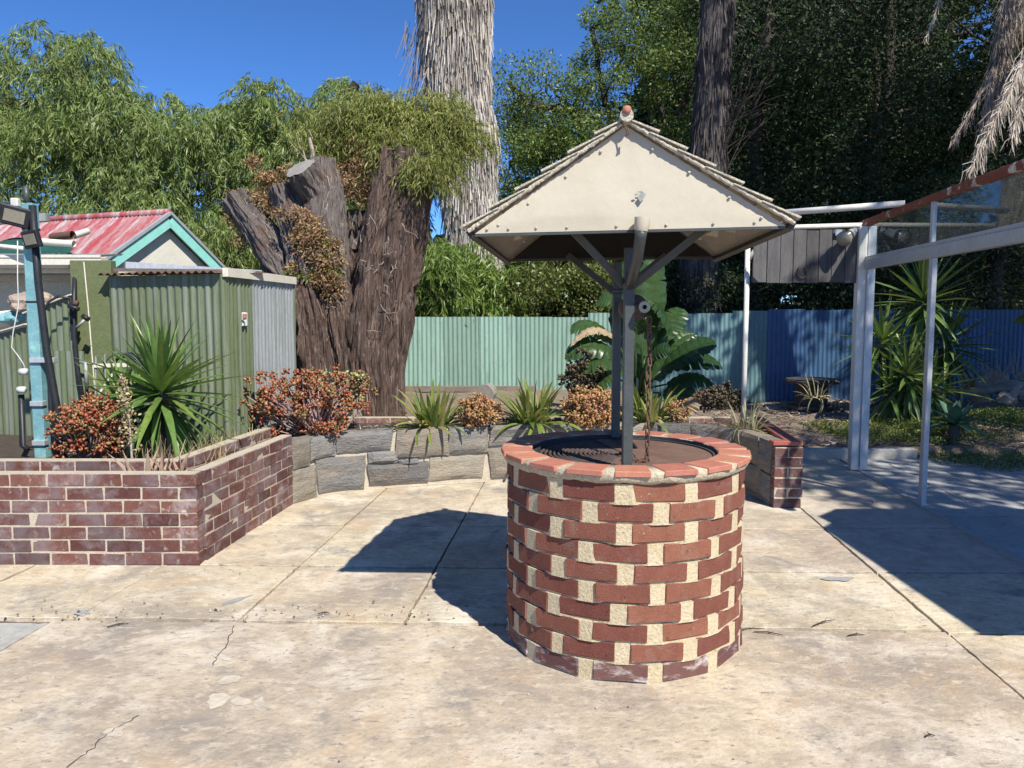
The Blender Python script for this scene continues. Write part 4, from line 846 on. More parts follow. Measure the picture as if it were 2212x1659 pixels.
# ---------------------------------------------------------------- leaf pieces
def leaf_mesh(L, wd, droop, mat, prof='yucca', n=9, fold=.22, wave=0, twist=0):
    vs = []; x = z = 0; a = 0
    for i in range(n + 1):
        t = i / n
        if prof == 'yucca': f = min(1, .55 + 1.8 * t) * (1 - t ** 2.4)
        elif prof == 'agave': f = (.50 + 1.5 * t - 1.0 * t * t) * (1 - t ** 3.5)
        elif prof == 'aloe': f = (1 - t ** 1.3)
        else: f = min(1, .65 + 1.2 * t) * (1 - t ** 6)
        w_ = max(wd * f / 2, .0008); tw = twist * t; c_, s_ = math.cos(tw), math.sin(tw); fz = fold * w_ * 2
        nx, nz = -math.sin(a), math.cos(a)
        wv = wave * math.sin(i * 1.9) * f
        for yy, zz in ((-w_, fz + wv), (0, 0), (w_, fz - wv)):
            y2, z2 = yy * c_ - zz * s_, yy * s_ + zz * c_
            vs.append((x + nx * z2, y2, z + nz * z2))
        a = -droop * (t ** 1.3) ; x += L / n * math.cos(a); z += L / n * math.sin(a)
    return MB().add(vs, [(i * 3 + j, i * 3 + j + 1, i * 3 + j + 4, i * 3 + j + 3) for i in range(n) for j in range(2)]).mesh('leaf', mat, smooth=True)
def put_leaf(me, par, p, az, el, s=1, roll=0, name='leaf'):
    return inst(name, me, par, Matrix.Translation(p) @ Matrix.Rotation(az, 4, 'Z') @ Matrix.Rotation(-el, 4, 'Y') @ Matrix.Rotation(roll, 4, 'X') @ Matrix.Scale(s, 4))
def rosette(par, c, n, meshes, el0, el1, s0=.8, s1=1.1, lift=.12, tilt=(0, 0), powr=1.0):
    """leaves from the centre (el0) to the outside (el1); meshes ordered from stiff to drooping"""
    for i in range(n):
        t = (i + .5) / n; az = i * 2.39996 + random.gauss(0, .18); el = el0 + (el1 - el0) * t ** powr + random.gauss(0, .10)
        k = min(len(meshes) - 1, int(t * len(meshes) + random.uniform(-.4, .4))); k = max(0, k)
        p = Vector(c) + Vector((math.cos(az) * .02, math.sin(az) * .02, lift * (.5 - t)))
        sc_ = random.uniform(s0, s1) * (.75 + .25 * min(1, t * 3))
        put_leaf(meshes[k], par, p, az, el + tilt[0] * math.cos(az - tilt[1]), sc_, random.gauss(0, .2))
# yucca in the brick planter
yl = [leaf_mesh(.66, .060, d_, M['yucca']) for d_ in (.08, .18, .35, .7)]
yc = at(348, 852, y=6.0); yu = thing('yucca', (yc.x, yc.y, .5), 'spiky green yucca growing in the brick planter against the shed', 'yucca')
MB().tube([(yc.x, yc.y, .48), (yc.x + .01, yc.y, yc.z)], [.05, .04], 10, jit=.1).obj('stem', M['bark_mid'], yu)
rosette(yu, yc, 118, yl, R(86), R(-62), .8, 1.1, .26, (0, 0), .95)
y2 = at(262, 880, y=6.1); MB().tube([(yc.x - .05, yc.y, .5), y2], .03, 8).obj('stem', M['bark_mid'], yu)
rosette(yu, y2, 34, yl, R(80), R(-20), .55, .8, .12)
# large yucca behind the screen
yl2 = [leaf_mesh(.78, .072, d_, M['yucca2']) for d_ in (.05, .15, .4, .95)]
by = thing('large_yucca', (5.5, 11, .1), 'tall many-headed yucca with arching leaves seen through the glazed screen', 'yucca')
for (px, py, n, s, e1, dd) in ((1997, 655, 84, 1.15, -50, 10.9), (1905, 745, 60, 1.0, -65, 10.8), (1960, 815, 64, 1.0, -75, 10.5), (2045, 750, 72, 1.1, -70, 11.0), (1925, 850, 50, .9, -70, 10.6), (2015, 845, 50, .95, -75, 10.6)):
    c = at(px, py, y=dd); MB().tube([(5.5, 11.05, .05), ((c.x + 5.5) / 2, 11.0, (c.z + .1) / 2), c], [.07, .06, .05], 8, jit=.1).obj('stem', M['bark_mid'], by)
    rosette(by, c, n, yl2, R(85), R(e1), .75 * s, 1.1 * s, .3, (0, 0), .85)
# strap-leaved clumps
stl = [leaf_mesh(.50, .044, d_, M['strap'], 'strap', 9, .12) for d_ in (.2, .5, .95, 1.5)]; std = [leaf_mesh(.36, .03, d_, M['strap_dry'], 'strap', 8, .1, 0, 1.2) for d_ in (1.1, 1.9)]
gsl = [leaf_mesh(.42, .016, d_, M['grey_strap'], 'strap', 9, .1) for d_ in (.4, 1.0, 1.9, 2.6)]
def clump(px, py, d_, n, sc_, label, meshes=stl, dry=6, spread=.10, name='strap_leaf_plant', el1=8):
    c = at(px, py, y=d_); c.z = max(c.z, .49); t_ = thing(name, c, label, 'plant', 'strap leaved plants along the stone planter')
    for i in range(n):
        t = (i + .5) / n; az = random.uniform(0, 6.283); el = R(86) + (R(el1) - R(86)) * t ** 1.1 + random.gauss(0, .08)
        k = min(3, int(t * 3.2 + random.uniform(0, .8))); r_ = spread * math.sqrt(random.random())
        put_leaf(meshes[k], t_, c + Vector((math.cos(az) * r_, math.sin(az) * r_ * .7, -.01)), az + random.gauss(0, .3), el, sc_ * random.uniform(.7, 1.12), random.gauss(0, .25))
    for i in range(dry): put_leaf(random.choice(std), t_, c + Vector((random.gauss(0, .08), random.gauss(0, .05), .0)), random.uniform(0, 6.28), R(random.uniform(5, 45)), sc_ * random.uniform(.5, .9), name='dry_leaf')
clump(935, 926, 7.45, 84, .92, 'bright green strap-leaved plant in front of the shaggy stump', spread=.12)
clump(1152, 918, 7.58, 88, .98, 'broad strap-leaved plant between the two orange bushes', spread=.13)
clump(1402, 912, 7.72, 74, .86, 'strap-leaved plant just right of the well posts', spread=.12)
clump(1612, 930, 7.22, 90, .78, 'straggly pale grassy plant on the right end of the stone wall', gsl, 10, .13, 'grassy_plant', -5)
clump(1762, 885, 10.6, 26, .8, 'dry grassy tuft at the foot of the cable drum table', gsl, 8, .15, 'grassy_tuft', 0)
# red and orange jade bushes
def jade(name, base, cen, rx, ry, rz, n, mat, label, lsize=.022, stem='stem', per=11, hollow=.35, thick=.008):
    """base point, crown ellipsoid centre and radii, number of branch tips"""
    t_ = thing(name, base, label, 'bush', 'succulent bushes in the planters'); base = Vector(base); cen = Vector(cen); sm_ = MB(); tips = []
    for i in range(n):
        v = Vector(rng.normal(size=3).tolist()).normalized(); r_ = (hollow + (1 - hollow) * random.random() ** .5) * random.uniform(.8, 1.15) * (1 + .45 * noise.noise(v * 1.9 + base * 3))
        tp = cen + Vector((v.x * rx, v.y * ry, v.z * rz)) * r_
        if tp.z < base.z + .03: tp.z = base.z + .03 + random.random() * .08
        tips.append(tp)
    for tp in tips[::3]:
        md = base.lerp(tp, .55) + Vector((random.gauss(0, .03), random.gauss(0, .03), -.02)); sm_.tube([base + Vector((random.gauss(0, .02), random.gauss(0, .02), 0)), md, tp], [thick, thick * .75, thick * .5], 5, cap=False)
    sm_.obj('stems', M[stem], t_, smooth=True)['kind'] = 'stuff'
    P, Dd = [], []
    for tp in tips:
        out = (tp - cen).normalized() * .6 + Vector((0, 0, .6))
        for k in range(per): P.append(tp + Vector((random.gauss(0, .012), random.gauss(0, .012), random.gauss(0, .012)))); Dd.append(out.normalized() * .55 + Vector(rng.normal(size=3).tolist()) * .75)
    P = np.array(P); D_ = nrm(np.array(Dd)); N = len(P); L = lsize * 1.45 * rng.uniform(.5, 1.45, (N, 1)); Sd = nrm(np.cross(D_, rng.normal(size=(N, 3)))); Nn = np.cross(Sd, D_)
    m1 = P + D_ * L * .55
    V6 = np.stack([P, m1 + Sd * L * .38, P + D_ * L, m1 - Sd * L * .38, m1 + Nn * L * .16, m1 - Nn * L * .16], 1).reshape(-1, 3)
    F = np.array([(0, 1, 4), (1, 2, 4), (2, 3, 4), (3, 0, 4), (1, 0, 5), (2, 1, 5), (3, 2, 5), (0, 3, 5)])
    me = bpy.data.meshes.new('leaves'); me.from_pydata(V6.tolist(), [], (F[None] + np.arange(N)[:, None, None] * 6).reshape(-1, 3).tolist()); me.materials.append(M[mat])
    me.polygons.foreach_set('use_smooth', [True] * len(me.polygons)); inst('leaves', me, t_)['kind'] = 'stuff'
    return t_
def jd(name, px, py, wpx, hpx, d_, bpx, bpy_, n, mat, label, **k):
    c = at(px, py, y=d_); s = d_ / FPX; b = at(bpx, bpy_, y=d_); b.z = max(b.z, .48 if d_ < 8 else b.z)
    return jade(name, b, c, wpx * s / 2, min(wpx * s / 2, .35), hpx * s / 2, n, mat, label, **k)
jd('red_jade_bush', 200, 925, 165, 140, 5.65, 205, 1000, 230, 'jade', 'red leaved succulent bush beside the blue post', lsize=.026)
jd('red_jade_bush', 655, 868, 250, 145, 7.0, 690, 955, 250, 'jade', 'sprawling red succulent bush overhanging the stone wall', lsize=.030, stem='stem_mauve', thick=.010, hollow=.45)
jd('red_jade_bush', 700, 960, 60, 60, 6.86, 690, 945, 16, 'jade', 'small red sprig trailing over the stone wall', lsize=.028, stem='stem_mauve')
jd('pale_jade_bush', 738, 842, 105, 100, 7.45, 740, 930, 34, 'jade_gr', 'leggy pale green succulent with thick grey stems by the stump', lsize=.032, per=6, thick=.017, hollow=.7)
jd('orange_jade_bush', 1035, 893, 92, 72, 7.42, 1035, 925, 170, 'jade_or', 'low orange succulent bush between two strap-leaved plants', lsize=.026)
jd('orange_jade_bush', 1277, 882, 120, 88, 7.62, 1277, 922, 260, 'jade_or', 'rounded orange succulent bush left of the well posts', lsize=.026)
jd('orange_jade_bush', 1462, 890, 42, 46, 7.72, 1462, 915, 30, 'jade_or', 'small pale orange succulent sprig right of the well posts', lsize=.026)
jd('dark_jade_bush', 1262, 812, 90, 95, 9.0, 1262, 870, 130, 'jade_dk', 'dark succulent bush in front of the mint fence', lsize=.035)
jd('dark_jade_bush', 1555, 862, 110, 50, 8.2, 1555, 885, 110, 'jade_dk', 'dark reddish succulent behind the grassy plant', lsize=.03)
jd('dried_flower_head', 776, 826, 34, 50, 7.5, 770, 900, 60, 'brown_leaf', 'dried brown flower head beside the stump base', lsize=.02)
# dried aloe and stalk in the planter trough
al_ = [leaf_mesh(.27, .055, d_, M['aloe_dry'], 'aloe', 8, .35) for d_ in (-.2, .3, .9)]
ad = thing('dried_aloe', at(320, 1000, y=5.06), 'withered brown aloe in the front trough of the brick planter', 'plant')
for i in range(24):
    c = at(random.choice([290, 320, 352, 385]) + random.uniform(-12, 12), 1003, y=5.07 + random.uniform(-.04, .06)); c.z = .50
    put_leaf(al_[i % 3], ad, c, random.uniform(0, 6.28), R(random.uniform(35, 85)), random.uniform(.55, 1.1))
dk = thing('dead_flower_stalk', at(268, 1000, y=5.35), 'tall dried flower stalk with papery seed heads beside the red bush', 'plant')
c0, c1 = at(285, 990, y=5.35), at(264, 812, y=5.45); MB().tube([c0, c0.lerp(c1, .5) + Vector((.015, 0, 0)), c1], [.008, .006, .003], 6).obj('stalk', M['twig'], dk)
tt = rng.uniform(.15, 1, 420); P = np.array(c0)[None] + np.outer(tt, np.array(c1 - c0)) + rng.normal(size=(420, 3)) * .028 * (1.2 - tt[:, None] * .6); o = inst('seed_heads', quads_mesh('seed_heads', kites(P, nrm(rng.normal(size=(420, 3))), rng.uniform(.015, .035, 420), rng.uniform(.012, .022, 420), .5), M['straw']), dk); o['kind'] = 'stuff'
# dry grass, litter and debris (uncountable)
def scatter_strips(name, n, fn, L, W, mat, up, label, cat):
    P = np.array([fn() for _ in range(n)]); D_ = nrm(np.stack([rng.normal(0, 1 - up, n), rng.normal(0, 1 - up, n), np.abs(rng.normal(up, .2, n))], 1))
    o = inst(name, quads_mesh(name, strips(P, D_, rng.uniform(*L, n), rng.uniform(*W, n)), M[mat])); tag(o, label, cat, kind='stuff')
def g1():
    p = at(random.uniform(330, 560), 962, z=.50); return (p.x + random.uniform(-.1, .1), 6.0 + random.uniform(-.5, .6), .5)
scatter_strips('dry_grass', 700, g1, (.06, .24), (.003, .007), 'straw', .75, 'dry straw coloured grass in the brick planter under the yucca', 'grass')
def g2():
    s = random.uniform(.05, SL - .05); p, n_ = cpt(s); p = p + n_ * random.uniform(.12, .75); return (p.x, min(p.y, 7.94), .503)
scatter_strips('planter_litter', 1500, g2, (.02, .09), (.004, .012), 'debris', .12, 'dead leaves and bark scraps on the soil of the stone planter', 'leaf litter')
def g3(): x, y = random.uniform(2.6, 7.5), random.uniform(8.9, 12.9); return (x, y, float(bed_z([x], [y])[0]) + .01)
scatter_strips('garden_litter', 2600, g3, (.03, .14), (.006, .02), 'debris', .15, 'fallen leaves and twigs over the shaded garden bed', 'leaf litter')
P = []; 
for i in range(300):
    if i < 140: px = random.gauss(560, 330); x, y = at(px, 1335 + abs(random.gauss(0, 16)) * (-1 if random.random() < .75 else .4), z=0).xy
    else: x, y = random.uniform(-2.6, 3.0), random.uniform(1.9, 4.8)
    if (Vector((x, y, 0)) - WC).length > .64: P.append((x, y, .008))
P = np.array(P); nP = len(P); sz = rng.uniform(.002, .009, nP) * np.where(np.arange(nP) < 130, 1.05, .7)
base = np.array([(0, 0, 1), (1, 0, 0), (0, 1, 0), (-1, 0, 0), (0, -1, 0)], float); V = (P[:, None] + base[None] * sz[:, None, None] * rng.uniform(.6, 1.3, (nP, 5, 1)))
me = bpy.data.meshes.new('grit'); me.from_pydata(V.reshape(-1, 3).tolist(), [], (np.array([(0, 1, 2), (0, 2, 3), (0, 3, 4), (0, 4, 1)])[None] + np.arange(nP)[:, None, None] * 5).reshape(-1, 3).tolist()); me.materials.append(M['debris'])
tag(inst('grit', me), 'loose grit and pebbles scattered over the concrete joints', 'grit', kind='stuff')
TW = ((1620, 1360, .2, .16, 'forked dry twig on the concrete, nearest the well on its right'), (1660, 1368, -.3, .14, 'straight dry twig just right of the one nearest the well'), (1780, 1345, .5, .17, 'longest dry twig on the sunlit concrete at right'), (1850, 1372, .1, .09, 'bristly dry twig beside the slab joint at right'),
      (1395, 1455, .8, .06, 'tiny dry twig at the front foot of the well'), (2010, 1590, .2, .04, 'tiny dark twig alone near the bottom right corner'), (700, 1325, .1, .06, 'short dark twig among the grit left of the well'), (255, 1350, .5, .10, 'dry twig at the slab joint below the brick planter'))
for (px, py, an, ln, lb) in TW:
    c = at(px, py, z=.012); d_ = Vector((math.cos(an), math.sin(an), 0)) * ln / 2
    m = MB(); m.tube([c - d_, c + Vector((0, .008, .004)), c + d_], [.003, .0035, .0015], 5); m.tube([c, c + d_ * .6 + Vector((-.01, .03, .002))], [.002, .001], 4)
    tag(m.obj('twig', M['bark_dark'], None), lb, 'twig', 'twigs on the concrete')
# ---------------------------------------------------------------- paddle-leaved plant behind the well
bn = thing('paddle_leaf_plant', (1.5, 9.3, .3), 'large dark green paddle-leaved plant behind the well', 'plant')
def paddle(b, t, wd, roll=0, sag=.10, mat='banana', tears=4, root=(1372, 872), d0=9.3):
    rb = at(root[0], root[1], y=d0); wd *= 1.3; b = at(b[0], b[1], y=b[2]); t = at(t[0], t[1], y=t[2]); n = 22; L = (t - b).length
    MB().tube([rb + Vector((random.gauss(0, .05), random.gauss(0, .05), 0)), rb.lerp(b, .5) + Vector((0, 0, .08)), b], [.022, .016, .010], 7).obj('petiole', M['banana'], bn, smooth=True)
    ax = (t - b).normalized(); sd_ = ax.cross(Vector((0, -1, .55))).normalized(); sd_ = Matrix.Rotation(roll, 3, ax) @ sd_; up_ = sd_.cross(ax)
    vs = []; fs = []; cut = sorted(random.sample(range(4, n - 2), tears)) if tears else []
    for side in (-1, 1):
        rows = []; droop = random.uniform(.18, .45)
        for i in range(n + 1):
            u = i / n; md = b.lerp(t, u) + Vector((0, 0, 4 * sag * L * u * (1 - u) * .6 - sag * L * u * u)); f = (math.sin(math.pi * min(1, u * .93 + .07)) ** .55) * wd / 2
            f *= 1 + .05 * math.sin(i * 1.7 + side); row = []
            for k in range(4):
                v = k / 3; p = md + sd_ * side * f * v + up_ * (f * (.30 * v - (droop + .25) * v * v) + .012 * math.sin(i * 2.3 + k) * v) + ax * f * .25 * v
                row.append(p)
            rows.append(row)
        for i in range(n):
            a, c_ = rows[i], rows[i + 1]; nxt = list(c_)
            if i in cut and (i + (side > 0)) % 2 == 0:
                nxt = [c_[0], c_[1], c_[2].lerp(a[2], .35), c_[3].lerp(a[3], .62) + up_ * -.02]
            k0 = len(vs); vs += a + nxt; fs += [(k0 + j, k0 + j + 1, k0 + 5 + j, k0 + 4 + j) for j in range(3)]
    lf_ = MB().add(vs, fs); me = lf_.mesh('leaf', M[mat], smooth=True); o = inst('leaf', me, bn); return o
for a in (((1395, 770, 9.3), (1418, 545, 9.35), .36, .3, .02), ((1375, 700, 9.35), (1345, 560, 9.4), .34, -.4, .03), ((1330, 735, 9.2), (1232, 690, 9.1), .30, .6, .22), ((1330, 765, 9.1), (1220, 745, 8.95), .28, .4, .25),
          ((1335, 785, 9.0), (1236, 788, 8.9), .34, .8, .20), ((1345, 800, 9.0), (1262, 848, 8.9), .30, .9, .22), ((1430, 800, 9.2), (1545, 722, 9.1), .36, -.7, .12), ((1450, 790, 9.3), (1560, 770, 9.3), .30, -.5, .2),
          ((1440, 830, 9.3), (1545, 815, 9.2), .24, -.5, .2), ((1400, 775, 9.0), (1450, 745, 8.85), .20, -.6, .25), ((1370, 720, 9.0), (1405, 690, 8.9), .24, .9, .30), ((1400, 650, 9.3), (1455, 700, 9.2), .28, -.9, .35),
          ((1420, 740, 9.4), (1470, 655, 9.5), .30, -.5, .1), ((1400, 820, 9.5), (1330, 640, 9.6), .34, .2, .1), ((1410, 820, 9.5), (1500, 690, 9.6), .32, -.2, .2), ((1340, 820, 9.3), (1262, 770, 9.3), .32, .3, .3), ((1430, 850, 9.2), (1515, 850, 9.1), .24, -.3, .3), ((1400, 700, 9.6), (1400, 600, 9.7), .36, 0, .05), ((1350, 660, 9.4), (1290, 640, 9.4), .28, .5, .3)): paddle(*a)
paddle((1500, 855, 9.0), (1480, 890, 8.9), .22, .9, .3, 'banana_dead', 6); paddle((1335, 735, 9.1), (1232, 715, 8.9), .10, .3, .3, 'banana_dead', 3)
# agave
agl = [leaf_mesh(.42, .15, d_, M['agave'], 'agave', 10, .16) for d_ in (-.25, .2, .6)]
ag = thing('agave', (5.05, 8.95, .1), 'broad blue-green agave rosette beside the paved area', 'agave'); ac = at(2062, 918, y=8.95); MB().tube([(ac.x, ac.y, .0), ac], .06, 10, jit=.1).obj('stem', M['bark_mid'], ag)
for i in range(19):
    t = (i + .5) / 19; put_leaf(agl[min(2, int(t * 3))], ag, ac, i * 2.4, R(84 - 92 * t), random.uniform(.8, 1.05) * (.6 + .4 * min(1, t * 2)), 0)
# ground cover
def cov_z(x, y): return bed_z(x, y) + np.maximum(0, .30 * np.exp(-(((x - 6.2) / .9) ** 2 + ((y - 9.6) / .8) ** 2)))
def cover(name, n, fx, label, L=(.018, .04)):
    XY = []
    while len(XY) < n:
        q = fx()
        if q: XY.append(q)
    XY = np.array(XY); z = np.maximum(cov_z(XY[:, 0], XY[:, 1]), .0) + rng.uniform(.0, .07, n); P = np.column_stack([XY, z]); D_ = nrm(rng.normal(size=(n, 3)) + np.array([0, 0, .6]))
    tag(inst(name, quads_mesh(name, kites(P, D_, rng.uniform(*L, n), rng.uniform(.012, .022, n), .5), M['cover'])), label, 'ground cover', kind='stuff')
def c1_():
    x, y = random.uniform(4.6, 7.4), random.uniform(7.9, 10.6)
    if noise.noise(Vector((x * 1.1, y * 1.1, 3))) + (.55 if y > 8.5 else .1) - max(0, 5.2 - x) * .5 > 0: return (x, y)
def c2_():
    x, y = random.uniform(4.0, 5.6), random.uniform(8.95, 10.6)
    if noise.noise(Vector((x * 2, y * 2, 7))) > -.05: return (x, y)
cover('ground_cover', 15000, c1_, 'creeping yellow-green ground cover around the agave'); cover('clover_patch', 4500, c2_, 'bright low weeds at the foot of the large yucca')
for i, (px, py, r_, d_) in enumerate(((2105, 838, .16, 11.4), (2150, 822, .20, 11.8), (2190, 845, .22, 11.3), (2120, 860, .13, 11.2), (2175, 862, .15, 11.0), (2225, 820, .2, 11.8), (2085, 815, .12, 12.0))):
    rock('rock', at(px, py, y=d_), r_, 'rock', ['pale rock at the left front of the heap by the blue fence', 'upright pale rock in the middle of the heap by the blue fence', 'biggest rock of the heap by the blue fence', 'small low rock under the dead log of the heap', 'brown rock at the right foot of the heap by the blue fence', 'rock at the far right edge of the heap by the blue fence', 'smallest rock, leftmost and farthest back in the heap'][i], 'rock', 'rocks in the heap by the blue fence')
for i, (a, b) in enumerate((((2070, 850), (2190, 838)), ((2100, 832), (2215, 852)))):
    o = MB().tube([at(*a, y=11.0 + .2 * i), at(*b, y=11.2)], [.07, .06], 10, jit=.12).obj('dead_log', M['log'], None); tag(o, ['dead log lying along the front of the rock heap', 'dead log lying across the top of the rock heap'][i], 'log')
o = thing('dead_plant', at(2170, 800, y=11.6), 'bare dead stems sprouting from the rock heap', 'plant')
m = MB()
for i in range(40):
    a = at(random.uniform(2110, 2212), random.uniform(800, 830), y=11.6); m.tube([a, a + Vector((random.gauss(0, .12), random.gauss(0, .1), random.uniform(.1, .35)))], [.008, .003], 4)
m.obj('stems', M['twig'], o)['kind'] = 'stuff'
bl_ = thing('broad_leaf_plant', at(2230, 760, y=8.5), 'single broad green leaf hanging in from the right edge', 'plant'); a, b = at(2290, 690, y=8.5), at(2180, 722, y=8.4)
me = leaf_mesh(.62, .34, .5, M['banana'], 'agave', 12, .1); put_leaf(me, bl_, a, math.pi + .1, R(8), 1, .7); MB().tube([a, a + Vector((.5, 0, -.2)), a + Vector((.7, 0, -1.7))], .012, 6).obj('petiole', M['banana'], bl_)
# ---------------------------------------------------------------- trees
def limb(m, p0, p1, r0, r1, wig=.12, n=7, seg=7):
    p0, p1 = Vector(p0), Vector(p1); L = (p1 - p0).length; s = random.uniform(0, 99); pts = []
    for i in range(n + 1):
        t = i / n; o = Vector((noise.noise(Vector((t * 2.2, s, 0))), noise.noise(Vector((t * 2.2, s, 5))), noise.noise(Vector((t * 2.2, s, 9))))) * wig * L * math.sin(math.pi * t)
        pts.append(p0.lerp(p1, t) + o)
    m.tube(pts, [r0 + (r1 - r0) * i / n for i in range(n + 1)], seg, cap=False); return pts
def sprays(cen, rad, per, lv, Ls=(.45, .95), leaf=(.11, .20), wid=(.018, .030), droop=1.0):
    cen = np.asarray(cen, float); rad = np.asarray(rad, float); n = len(cen); ci = np.repeat(np.arange(n), per); N = len(ci)
    v = nrm(rng.normal(size=(N, 3)) + np.array([0, 0, .35])); st = cen[ci] + v * (rad[ci] * rng.uniform(.25, 1, N) ** .6)[:, None]
    o = v * np.array([1, 1, 0]) + rng.normal(size=(N, 3)) * .4; o[:, 2] = 0; o = nrm(o); L = rng.uniform(*Ls, N)
    si = np.repeat(np.arange(N), lv); t = rng.uniform(0, 1, len(si)); Lt = L[si]
    P = st[si] + o[si] * (Lt * .62 * t)[:, None]; P[:, 2] += Lt * (.30 * t - 1.05 * droop * t * t); P += rng.normal(size=P.shape) * .015
    D_ = nrm(o[si] * .35 + np.array([0, 0, -.85]) * droop + rng.normal(size=P.shape) * .42)
    return kites(P, D_, rng.uniform(*leaf, len(P)), rng.uniform(*wid, len(P)), .4)
def puffs(cen, rad, per, leaf, wid, shell=.35):
    cen = np.asarray(cen, float); rad = np.asarray(rad, float); ci = np.repeat(np.arange(len(cen)), per); N = len(ci)
    v = nrm(rng.normal(size=(N, 3))); P = cen[ci] + v * (rad[ci] * rng.uniform(shell, 1, N) ** .5)[:, None] * np.array([1, 1, .8])
    D_ = nrm(v * .5 + rng.normal(size=(N, 3)) * .8 + np.array([0, 0, -.15])); return kites(P, D_, rng.uniform(*leaf, N), rng.uniform(*wid, N), .45)
def crown(par, V, mat, name='crown'): o = inst(name, quads_mesh(name, V, M[mat]), par); o['kind'] = 'stuff'; return o
sky_x = [-160, 0, 40, 100, 150, 190, 220, 245, 290, 330, 385, 420, 450, 520, 560, 610, 640, 690, 730, 770, 800, 830, 900, 1010]
sky_y = [60, 70, 45, 50, 110, 52, 105, 165, 180, 190, 158, 185, 200, 188, 172, 182, 158, 172, 168, 128, 168, 225, 290, 330]
def pepper(px0, px1, trunk, label, n, d0, d1, seed):
    random.seed(seed); c, r_ = [], []
    for i in range(n):
        px = random.uniform(px0 - 25, px1 + 25); top = np.interp(px, sky_x, sky_y); u = random.random() ** .85
        py = top + 14 + u * (600 - top); dd = random.uniform(d0, d1) - 1.2 * u; rr = random.uniform(.28, .55) if u < .12 else random.uniform(.45, .85)
        py += rr * 30 * (1 if u < .2 else 0); c.append(at(px, py, y=dd)); r_.append(rr)
    t_ = thing('peppermint_tree', (c[0].x, (d0 + d1) / 2, 0), label, 'tree', 'weeping trees behind the shed')
    tm = MB(); base = at(trunk[0][0], trunk[0][1], y=trunk[0][2]); base.z = 0; nodes_ = []
    pp = [base] + [at(x, y, y=dd) for x, y, dd in trunk[1:]]
    for i, (a, b) in enumerate(zip(pp, pp[1:])): nodes_ += limb(tm, a, b, .22 - .045 * i, .19 - .045 * i, .08)
    for q in c[::2]:
        nb = min(nodes_, key=lambda p: (p - q).length + (2 if p.z > q.z else 0)); limb(tm, nb, q, .035, .010, .16, 6, 5)
    tm.obj('trunk', M['bark_dark'], t_, smooth=True)
    V_ = np.concatenate([sprays([tuple(x)], [q], int(22 + 34 * random.random()), 28) for x, q in zip(c, r_)]); crown(t_, V_, 'pepper'); return t_
pepper(-110, 255, [(270, 640, 17.2), (268, 385, 17.2), (185, 300, 17), (150, 180, 17)], 'tallest weeping peppermint tree, at the far left behind the red roof', 78, 15.2, 18.2, 3)
pepper(235, 560, [(420, 640, 17.5), (400, 420, 17.5), (330, 350, 17.2), (380, 320, 17)], 'weeping peppermint tree above the white gable', 68, 15.2, 18.2, 5)
pepper(540, 880, [(640, 640, 17.8), (650, 400, 17.8), (700, 280, 17.5), (770, 180, 17.2)], 'weeping peppermint tree behind the cut stump', 74, 15.6, 18.6, 9)
# lower foliage between stump and palm, and shrub over the fence
def low_bush(name, box, n, d_, mat, label, mode, rr=(.35, .6)):
    c = [at(random.uniform(box[0], box[1]), random.uniform(box[2], box[3]), y=random.uniform(*d_)) for _ in range(n)]; r_ = [random.uniform(*rr) for _ in c]
    t_ = thing(name, (c[0].x, d_[0], .1), label, 'tree' if mode == 's' else 'shrub'); m = MB(); b = sum(c, Vector()) / n; b = Vector((b.x, b.y, 0))
    for q in c[::2]: limb(m, b, q, .05, .012, .12, 6, 5)
    m.obj('trunk', M['bark_dark'], t_)
    crown(t_, sprays([tuple(x) for x in c], r_, 34, 24, (.35, .7)) if mode == 's' else puffs([tuple(x) for x in c], r_, 620, (.05, .1), (.025, .045)), mat)
random.seed(21)
low_bush('young_peppermint', (885, 1070, 560, 690), 30, (13.6, 14.6), 'pepper_low', 'low weeping green tree between the stump and the palm', 's')
low_bush('fence_shrub', (1085, 1300, 590, 700), 22, (13.8, 15), 'shrub_leaf', 'mottled shrub overhanging the mint green fence', 'p')
low_bush('shade_shrub', (1290, 1600, 590, 680), 22, (14, 15.5), 'dark_leaf', 'dark shrub behind the well roof above the fence', 'p')
# open feathery tree
random.seed(33)
ot = thing('feathery_tree', (2.5, 17.5, 0), 'open-crowned feathery green tree with dark forking branches behind the well roof', 'tree'); tm = MB()
bs = at(1490, 640, y=17.5); bs.z = 0; k0 = at(1480, 470, y=17.5); nodes_ = limb(tm, bs, k0, .24, .2, .05)
for path in ([(1480, 470), (1400, 400), (1330, 300), (1240, 240), (1180, 180)], [(1480, 470), (1380, 380), (1250, 345), (1100, 350)], [(1480, 470), (1450, 300), (1400, 180), (1330, 100)], [(1250, 345), (1180, 400), (1120, 440)], [(1330, 300), (1300, 180), (1280, 60)], [(1240, 240), (1150, 230), (1100, 180)], [(1380, 380), (1280, 450), (1200, 490)], [(1450, 300), (1500, 150), (1490, 0)]):
    for i, (a, b) in enumerate(zip(path, path[1:])): nodes_ += limb(tm, at(*a, y=17.5), at(*b, y=17.5 + random.uniform(-.4, .4)), .085 - .016 * i, .07 - .016 * i, .14, 7, 6)
c, r_ = [], []
for i in range(165):
    px = random.uniform(1085, 1520); top = np.interp(px, [1075, 1100, 1160, 1205, 1230, 1300, 1520], [150, 95, 88, 105, 35, 0, -60]); py = top + 18 + (570 - top) * random.random() ** (1.25 if px > 1300 else .9)
    c.append(at(px, py, y=random.uniform(16.2, 18.8))); r_.append(random.uniform(.3, .6))
for i in range(60): c.append(at(random.uniform(1075, 1290), random.uniform(230, 575), y=random.uniform(16.5, 19.5))); r_.append(random.uniform(.3, .6))
